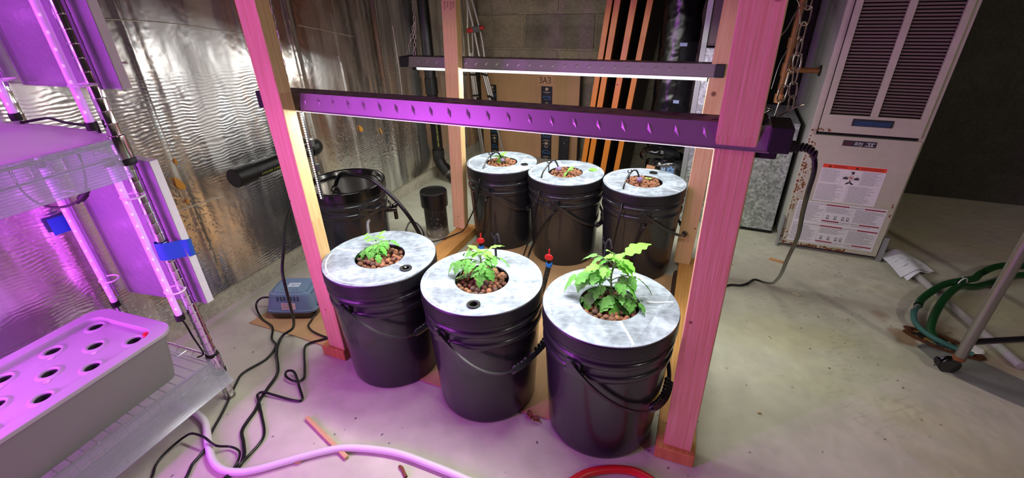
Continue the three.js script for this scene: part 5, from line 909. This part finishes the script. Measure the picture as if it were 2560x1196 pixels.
// ---------------------------------------------------------------- right side of the floor
{
  const t = thing('papers', 'two folded white printed papers lying on the floor by the furnace corner', 'paper', [0.79, 0.004, -2.045]);
  const pt = canvasTex(512, 360, (c, w, h) => { c.fillStyle = '#e6ebf0'; c.fillRect(0, 0, w, h); c.strokeStyle = '#a9b2ba'; c.lineWidth = 2; for (let i = 0; i < 7; i++) { c.beginPath(); c.moveTo(30, 40 + i * 44); c.lineTo(480, 40 + i * 44); c.stroke(); } for (let i = 0; i < 4; i++) { c.beginPath(); c.moveTo(30 + i * 150, 40); c.lineTo(30 + i * 150, 304); c.stroke(); } c.fillStyle = '#98a0a8'; for (let i = 0; i < 26; i++) c.fillRect(40 + 420 * hash(i, 1, 2), 50 + 230 * hash(i, 2, 2), 20 + 50 * hash(i, 3, 2), 5); });
  const q = (pts, y) => { const g = new THREE.PlaneGeometry(1, 1, 30, 30), p = g.attributes.position; for (let i = 0; i < p.count; i++) { const u = p.getX(i) + 0.5, v = p.getY(i) + 0.5; const x = mixN(mixN(pts[0][0], pts[1][0], u), mixN(pts[3][0], pts[2][0], u), v), z = mixN(mixN(pts[0][1], pts[1][1], u), mixN(pts[3][1], pts[2][1], u), v); p.setXYZ(i, x - 0.79, y + 0.027 * Math.exp(-Math.pow(((x - 0.735) * 0.968 - (z + 2.25) * 0.2516) / 0.045, 2)) + 0.004 * Math.sin(v * 3.1) + 0.002 * Math.sin(u * 7 + v * 2), z + 2.045); } g.computeVertexNormals(); return g; };
  const pm = std(0xffffff, 0.85, 0, { map: pt, side: THREE.DoubleSide });
  mesh('page', q([[0.745, -1.940], [0.876, -2.040], [0.811, -2.168], [0.709, -2.108]], 0.0075), pm, t); mesh('page', q([[0.763, -1.925], [0.868, -2.036], [0.80, -2.15], [0.72, -2.08]], 0.002), pm, t);
}
{ const t = thing('conduit_pipe', 'grey plastic conduit lying straight along the floor behind the papers', 'pipe'); mesh('pipe', rod([0.735, 0.0135, -2.25], [0.93, 0.0135, -1.50], 0.0125, 18), M.pvc, t); }
{
  const A = [[1.60, 0.03, -2.32], [1.35, 0.03, -2.24], [1.19, 0.03, -2.186], [1.10, 0.03, -2.145], [1.015, 0.032, -2.052], [0.975, 0.034, -1.992], [0.93, 0.036, -1.955], [0.85, 0.038, -1.885], [0.765, 0.036, -1.77], [0.735, 0.034, -1.71]];
  const B = [[1.60, 0.014, -2.24], [1.35, 0.014, -2.19], [1.17, 0.014, -2.13], [1.07, 0.014, -2.044], [0.974, 0.016, -1.96], [0.905, 0.035, -1.905], [0.825, 0.042, -1.78], [0.77, 0.03, -1.67], [0.742, 0.018, -1.59], [0.745, 0.012, -1.555]];
  const a = tag(mesh('green_hose', tube(A, 0.012, 100, 12), M.greenHose), 'upper dark green hose with a corroded copper end curling to the floor drain', 'hose');
  mesh('copper_end', tube([[0.735, 0.034, -1.71], [0.712, 0.03, -1.66], [0.708, 0.022, -1.61], [0.73, 0.016, -1.565], [0.775, 0.013, -1.53], [0.825, 0.010, -1.512]], 0.0085, 40, 12), M.copperGreen, a, 'corroded green copper tube');
  for (const [x, y, z] of [[0.730, 0.0335, -1.70], [0.720, 0.032, -1.683]]) { const m = mesh('hose_clamp', new THREE.TorusGeometry(0.0112, 0.0022, 8, 20), M.steel, a); m.position.set(x, y, z); m.rotation.set(0.2, 0.45, 0); }
  tag(mesh('green_hose', tube(B, 0.012, 100, 12), M.greenHose), 'lower green hose bending down into the floor drain', 'hose');
  const tie = thing('cable_tie', 'white cable tie holding the two green hoses together', 'cable tie', [0.918, 0.034, -1.928]); const m = mesh('loop', new THREE.TorusGeometry(0.024, 0.0022, 8, 24), M.whitePlastic, tie); m.rotation.set(0, 0.75, 0); m.scale.set(1.1, 1.0, 1);
  mesh('tail', rod([0, 0.02, 0], [-0.012, 0.034, 0.006], 0.0014, 6), M.whitePlastic, tie);
}
{ // rough drain opening
  const t = thing('floor_drain', 'rough rust-crusted floor drain opening under the corroded copper tube', 'drain', [0.765, 0.001, -1.552]);
  const g = new THREE.TorusGeometry(1, 0.13, 10, 60), p = g.attributes.position; g.rotateX(Math.PI / 2); for (let i = 0; i < p.count; i++) { const x = p.getX(i), y = p.getY(i), z = p.getZ(i), k = 1 + 0.35 * (fbm(x * 2.2 + 5, z * 2.2, 3, 950) - 0.5); p.setXYZ(i, x * 0.088 * k, Math.max(0, y) * 0.05 + 0.002 * fbm(x * 9, z * 9, 2, 951), z * 0.036 * k); } g.rotateY(-0.42); g.computeVertexNormals(); mesh('rim', boxUV(g, 0), std(0x6a5648, 0.95, 0, { map: M.rust.map, bumpMap: grit, bumpScale: 0.004 }), t, 'crumbling rusty rim');
  const f = new THREE.CircleGeometry(1, 60, 0, Math.PI * 2); const q = f.attributes.position; f.rotateX(-Math.PI / 2); for (let i = 0; i < q.count; i++) q.setXYZ(i, q.getX(i) * 0.082, 0.0012, q.getZ(i) * 0.032); f.rotateY(-0.42);
  mesh('fill', boxUV(f, 0), std(0xffffff, 0.85, 0, { map: tex(256, 256, (u, v) => { const n = fbm(u * 10, v * 10, 4, 955), d = sstep(0.62, 0.45, n), y = sstep(0.45, 0.6, fbm(u * 5 + 3, v * 5, 3, 957)); const k = 1 - 0.85 * d; return [mixN(0.80, 0.62, y) * k, mixN(0.76, 0.46, y) * k, mixN(0.64, 0.20, y) * k]; }, true, [6, 6]) }), t, 'chalky yellow crust');
}
{ const t = thing('plastic_scrap', 'crumpled white plastic scrap in the floor drain behind the caster', 'scrap', [0.838, 0.006, -1.548]); const g = new THREE.IcosahedronGeometry(0.024, 3); g.scale(1.1, 0.28, 0.85); crumple(g, 0.006, 40, 960); mesh('scrap', g, M.whitePlastic, t); mesh('green_mark', place(rbox(0.010, 0.004, 0.007, 0.001), -0.004, 0.006, -0.010, 0, 0.6), std(0x3fae4e, 0.6), t); }
{
  const t = thing('plastic_sheet', 'clear plastic sheet lying flat on the floor under the caster', 'plastic sheet'); const s = new THREE.Shape([[0.688, 1.505], [0.760, 1.568], [0.83, 1.51], [1.02, 1.375], [0.99, 1.27], [0.84, 1.338], [0.753, 1.389]].map((q) => new THREE.Vector2(...q)));
  const g = new THREE.ExtrudeGeometry(s, { depth: 0.0012, bevelEnabled: false }); g.rotateX(-Math.PI / 2); const m = mesh('sheet', g, M.clearSheet, t); m.position.y = 0.0018;
  mesh('fold', rod([0.690, 0.004, -1.503], [0.765, 0.004, -1.564], 0.0035, 8), M.clearSheet, t);
}
{
  const t = thing('rolling_rack', 'chrome tube rack on a black twin-wheel caster at the right edge', 'rack', [0.748, 0, -1.412]);
  mesh('post', rod([0, 0.055, 0], [0, 1.35, 0], 0.0135, 28), M.steel, t, 'worn chrome tube'); mesh('post', rod([0.48, 0.055, -0.25], [0.48, 1.35, -0.25], 0.0135, 20), M.steel, t, 'worn chrome tube');
  mesh('cross_bar', rod([0.01, 0.112, -0.006], [0.48, 0.112, -0.25], 0.0085, 18), std(0x2c2c2e, 0.25, 0.4), t, 'dark lower bar'); mesh('collar', rod([0, 0.05, 0], [0, 0.062, 0], 0.0145, 24), M.copper, t);
  const caster = (x, z) => { const c = mesh('caster', merge([place(lathe([[0, -0.011], [0.022, -0.011], [0.025, -0.007], [0.025, -0.003], [0.021, -0.001], [0, -0.001]], 32), 0, 0.0255, 0.009, Math.PI / 2), place(lathe([[0, -0.011], [0.022, -0.011], [0.025, -0.007], [0.025, -0.003], [0.021, -0.001], [0, -0.001]], 32), 0, 0.0255, 0.021, Math.PI / 2), place(lathe([[0, -0.002], [0.012, -0.002], [0.012, 0.002], [0, 0.002]], 24), 0, 0.0255, 0.0105, Math.PI / 2)]), M.blackPlastic, t, 'black twin-wheel caster'); c.position.set(x - 0.014, 0, z - 0.010); c.rotation.y = 0.15; mesh('caster_hood', place(new THREE.CylinderGeometry(0.028, 0.028, 0.026, 28, 1, false, -1.9, 2.6), 0, 0.0255, 0.004, Math.PI / 2), M.blackMatte, c); mesh('caster_stem', place(rbox(0.022, 0.014, 0.022, 0.005), 0.012, 0.050, 0.010), M.blackMatte, c); };
  caster(0, 0); caster(0.48, -0.25);
}
{ const t = thing('wood_chip', 'splinter of brown wood on the floor in front of the furnace', 'wood scrap', [0.323, 0.004, -1.927], -0.25); const g = rbox(0.052, 0.006, 0.009, 0.002, 0); crumple(g, 0.002, 60, 970); mesh('chip', g, M.chip, t); }
{ const t = thing('wood_chip', 'tiny pale splinter on the bare floor midway to the furnace', 'wood scrap', [0.374, 0.003, -1.684], -0.4); mesh('chip', rbox(0.026, 0.004, 0.005, 0.001, 0), std(0xded2b4, 0.8), t); }
{ const t = thing('wood_chip', 'small pale chip on the floor right of the nearest post', 'wood scrap', [0.235, 0.002, -1.03], 0.2); mesh('chip', rbox(0.010, 0.003, 0.0035, 0.001, 0), M.chip, t); }
// ---------------------------------------------------------------- air pump, cords and hoses on the near floor
{
  const t = thing('air_pump', 'blue-grey air pump on a black base at the corner of the cardboard sheet', 'air pump', [-1.292, 0.004, -0.900], 0.40);
  const lay = (w0, d0, w1, d1, y0, y1, r) => { const pos = [], idx = [], N = 40, ring = (w, d, y) => { for (let i = 0; i < N; i++) { const a = i / N * Math.PI * 2, c = Math.cos(a), s = Math.sin(a), e = 0.32; pos.push(Math.sign(c) * Math.pow(Math.abs(c), e) * w / 2, y, Math.sign(s) * Math.pow(Math.abs(s), e) * d / 2); } }; const lv = [[w0, d0, y0], [w1, d1, y1 - r], [w1 - r * 0.6, d1 - r * 0.6, y1 - r * 0.3], [w1 - r * 2, d1 - r * 2, y1]]; lv.forEach((q) => ring(...q)); for (let k = 0; k < 3; k++) for (let i = 0; i < N; i++) { const a = k * N + i, b = k * N + (i + 1) % N; idx.push(a, a + N, b, b, a + N, b + N); } const c0 = pos.length / 3; pos.push(0, y1, 0); for (let i = 0; i < N; i++) idx.push(3 * N + i, c0, 3 * N + (i + 1) % N); const c1 = pos.length / 3; pos.push(0, y0, 0); for (let i = 0; i < N; i++) idx.push(i, (i + 1) % N, c1); const g = new THREE.BufferGeometry(); g.setAttribute('position', new THREE.Float32BufferAttribute(pos, 3)); g.setIndex(idx); const f = g.toNonIndexed(); f.computeVertexNormals(); return f; };
  mesh('base', lay(0.160, 0.122, 0.176, 0.136, 0.0, 0.030, 0.003), M.blackPlastic, t, 'black rubber-footed base');
  mesh('rim', lay(0.182, 0.142, 0.184, 0.144, 0.029, 0.040, 0.003), M.pumpTop, t, 'blue-grey rim');
  mesh('housing', lay(0.176, 0.136, 0.150, 0.110, 0.039, 0.098, 0.007), M.pumpTop, t, 'blue-grey housing');
  mesh('top', lay(0.130, 0.100, 0.118, 0.092, 0.097, 0.104, 0.004), M.pumpTop, t);
  for (let i = 0; i < 9; i++) { mesh('vent_slot', place(rbox(0.026, 0.003, 0.0032, 0.001), -0.066, 0.0955, -0.044 + i * 0.0095, 0, 0, 0.5), M.pumpGroove, t); mesh('vent_slot', place(rbox(0.026, 0.003, 0.0032, 0.001), 0.066, 0.0955, -0.044 + i * 0.0095, 0, 0, -0.5), M.pumpGroove, t); }
  for (let i = 0; i < 7; i++) mesh('front_slot', place(rbox(0.0055, 0.016, 0.003, 0.001), -0.036 + i * 0.012, 0.083, 0.0585, -0.22), M.pumpGroove, t);
  for (const x of [-0.026, -0.013, 0.013, 0.026]) mesh('vent_hole', place(rbox(0.005, 0.0015, 0.003, 0.0005), x, 0.1042, 0.034), M.pumpGroove, t);
  for (const x of [-0.080, 0.078]) mesh('screw', rod([x, 0.039, 0.058], [x, 0.043, 0.058], 0.0045, 12), M.steel, t);
  const lt = canvasTex(256, 128, (c, w, h) => { c.fillStyle = '#c3d0dc'; c.fillRect(0, 0, w, h); c.fillStyle = '#3b4654'; for (let i = 0; i < 3; i++) c.fillRect(60, 44 + i * 20, 90, 7); c.beginPath(); c.moveTo(170, 56); c.lineTo(196, 40); c.lineTo(196, 72); c.fill(); c.fillRect(196, 50, 34, 12); });
  const lf = canvasTex(256, 128, (c, w, h) => { c.fillStyle = '#d6b9b4'; c.fillRect(0, 0, w, h); c.fillStyle = '#4d4245'; for (let i = 0; i < 4; i++) c.fillRect(14, 18 + i * 26, 210 - 30 * hash(i, 2, 3), 9); });
  const a = mesh('rating_label', new THREE.PlaneGeometry(0.042, 0.026), std(0xffffff, 0.5, 0, { map: lt }), t, 'white top label'); a.rotation.set(-Math.PI / 2, 0, 0); a.position.set(0.004, 0.1044, 0.002);
  const b = mesh('rating_label', new THREE.PlaneGeometry(0.050, 0.025), std(0xffffff, 0.5, 0, { map: lf }), t, 'front label'); b.rotation.set(-0.22, 0, 0); b.position.set(0.0, 0.056, 0.0668);
}
const fl = (pts, h = 0.0045) => pts.map(([x, z, y]) => [x, y ?? h, z]);
hose('power_cord', 'black cord curving from the left side of the air pump across the floor', 'cord', fl([[-1.36, -0.87, 0.05], [-1.415, -0.85, 0.05], [-1.425, -0.825, 0.03], [-1.372, -0.797, 0.008], [-1.293, -0.776, 0.008], [-1.245, -0.733], [-1.202, -0.712], [-1.178, -0.657], [-1.192, -0.585], [-1.17, -0.542], [-1.113, -0.462], [-1.075, -0.40], [-1.046, -0.367], [-1.034, -0.335], [-1.03, -0.319], [-1.01, -0.292], [-0.99, -0.25]]), 0.0036, M.blackHose, 120);
hose('power_cord', 'thick black cord hanging behind the front left post and over the air pump', 'cord', [[-1.13, 0.60, -0.90], [-1.118, 0.50, -0.865], [-1.125, 0.425, -0.82], [-1.112, 0.34, -0.77], [-1.106, 0.297, -0.748], [-1.095, 0.25, -0.735], [-1.115, 0.17, -0.745], [-1.15, 0.09, -0.765], [-1.185, 0.035, -0.775], [-1.215, 0.012, -0.755], [-1.20, 0.0055, -0.72], [-1.164, 0.0055, -0.683], [-1.094, 0.0055, -0.627], [-1.067, 0.0055, -0.568], [-1.05, 0.0055, -0.527], [-1.03, 0.0055, -0.497], [-1.006, 0.0055, -0.439], [-0.969, 0.0055, -0.413], [-0.935, 0.0055, -0.389], [-0.917, 0.0055, -0.362], [-0.919, 0.0055, -0.331], [-0.93, 0.0055, -0.28]], 0.0045, M.blackHose, 160);
hose('power_cord', 'black cord looping over itself on the floor left of the nearest buckets', 'cord', fl([[-1.0, -0.90], [-1.053, -0.846, 0.008], [-1.068, -0.807, 0.008], [-1.106, -0.765, 0.006], [-1.102, -0.739], [-1.037, -0.678], [-1.0, -0.640, 0.006], [-1.01, -0.618, 0.010], [-1.045, -0.618, 0.016], [-1.058, -0.634, 0.018], [-1.035, -0.640, 0.016], [-0.975, -0.603, 0.010], [-0.940, -0.578], [-0.960, -0.566], [-1.02, -0.556, 0.009], [-1.061, -0.549, 0.012], [-1.066, -0.535, 0.012], [-1.045, -0.522, 0.010], [-1.002, -0.494], [-0.95, -0.46], [-0.93, -0.435], [-0.923, -0.395], [-0.917, -0.362, 0.009], [-0.919, -0.331], [-0.925, -0.27]]), 0.0036, M.blackHose, 180);
hose('power_cord', 'thin black cord arching over the white hose in the lower left', 'cord', fl([[-1.05, -0.21], [-1.087, -0.259], [-1.109, -0.279], [-1.119, -0.304, 0.008], [-1.12, -0.335, 0.012], [-1.11, -0.358, 0.02], [-1.09, -0.368, 0.03], [-1.05, -0.372, 0.032], [-1.012, -0.372, 0.02], [-0.985, -0.388, 0.010], [-0.959, -0.390, 0.010], [-0.94, -0.383, 0.012], [-0.922, -0.362, 0.014], [-0.918, -0.335, 0.009], [-0.925, -0.29]]), 0.003, M.blackHose, 120);
hose('air_hose', 'thin black air hose leaving the right side of the air pump toward the buckets', 'hose', [[-1.215, 0.075, -0.945], [-1.20, 0.07, -0.925], [-1.195, 0.03, -0.89], [-1.19, 0.010, -0.855], [-1.178, 0.0075, -0.829], [-1.131, 0.0075, -0.812], [-1.056, 0.0075, -0.81], [-0.98, 0.0075, -0.83]], 0.003, M.blackHose, 60);
hose('white_hose', 'white flexible hose winding from under the rack across the near floor', 'hose', fl([[-1.28, -0.42], [-1.2, -0.425], [-1.148, -0.42], [-1.115, -0.412], [-1.086, -0.397], [-1.04, -0.37], [-0.988, -0.345], [-0.942, -0.338], [-0.898, -0.350], [-0.861, -0.375], [-0.816, -0.417], [-0.761, -0.467], [-0.714, -0.500], [-0.647, -0.526], [-0.574, -0.543], [-0.485, -0.548], [-0.407, -0.549], [-0.35, -0.545], [-0.25, -0.52]], 0.0098), 0.0092, M.whiteHose, 160);
hose('red_hose', 'short arc of red hose at the bottom edge before the nearest bucket', 'hose', fl([[-0.25, -0.52], [-0.19, -0.60], [-0.15, -0.660], [-0.12, -0.688], [-0.073, -0.713], [-0.024, -0.722], [0.03, -0.70], [0.08, -0.64]], 0.0105), 0.010, M.redHose, 80);
hose('power_cord', 'black cord dropping from the right end of the front light bar to the floor', 'cord', [[0.120, 0.766, -0.842], [0.140, 0.765, -0.85], [0.153, 0.752, -0.85], [0.159, 0.728, -0.85], [0.163, 0.685, -0.87], [0.176, 0.62, -0.93], [0.193, 0.54, -1.0], [0.204, 0.44, -1.09], [0.222, 0.33, -1.21], [0.248, 0.20, -1.40], [0.268, 0.10, -1.56], [0.262, 0.03, -1.68], [0.235, 0.008, -1.725], [0.212, 0.006, -1.69], [0.186, 0.006, -1.664], [0.158, 0.006, -1.657], [0.137, 0.006, -1.640], [0.09, 0.006, -1.58]], 0.0042, M.blackHose, 160);
{ const t = thing('plug', 'black plug with strain relief at the driver end of the front light bar', 'plug', [0.128, 0.768, -0.846]); mesh('shell', place(rbox(0.026, 0.017, 0.018, 0.004), -0.012, 0, 0), M.blackMatte, t); mesh('strain_relief', merge([0, 1, 2, 3, 4].map((i) => { const a = i * 0.22; return place(new THREE.TorusGeometry(0.0055, 0.0022, 8, 16), 0.004 + 0.0055 * i, -0.0012 * i * i * 0.6, -0.001 * i, 0, Math.PI / 2, 0); })), M.blackMatte, t); }
{ const t = thing('wood_stick', 'thin reddish wooden stick lying beside the white hose', 'stick', [-0.784, 0.006, -0.510], -0.27); mesh('stick', rbox(0.195, 0.009, 0.011, 0.0015, 0), std(0xffffff, 0.65, 0, { map: pine2 }), t); }
{ const t = thing('dried_leaf', 'shrivelled brown leaf scrap on the floor between the two nearest buckets', 'leaf', [-0.322, 0.006, -0.772]); const g = leafletGeo('lobed'); g.scale(0.034, 0.03, 0.03); const m = mesh('scrap', crumple(g, 0.004, 90, 980), std(0x7a4a2c, 0.9, 0, { side: THREE.DoubleSide }), t); m.position.y = 0.004; const n = mesh('scrap', g, m.material, t); n.rotation.y = 2.1; n.position.set(0.004, 0.006, 0.004); }
{ const t = thing('twig', 'short dark curled twig at the bottom edge of the floor', 'twig', [-0.541, 0.005, -0.509]); mesh('bark', tube([[-0.016, 0, -0.008], [-0.006, 0.002, -0.006], [0.006, 0.001, 0.002], [0.016, 0, 0.008]], 0.0038, 16, 7), M.driedLeaf, t); }
{ const t = thing('wood_shaving', 'curled pale red shaving under the white hose', 'wood scrap', [-0.797, 0.005, -0.431]); mesh('curl', tube([[-0.012, 0, 0], [-0.004, 0.004, 0.006], [0.004, 0.001, 0.008], [0.012, 0.004, 0.0]], 0.0016, 16, 5), M.chip, t); }

scene.traverse((o) => { if (o.isMesh) { o.castShadow = true; o.receiveShadow = true; } });
renderer.render(scene, camera);
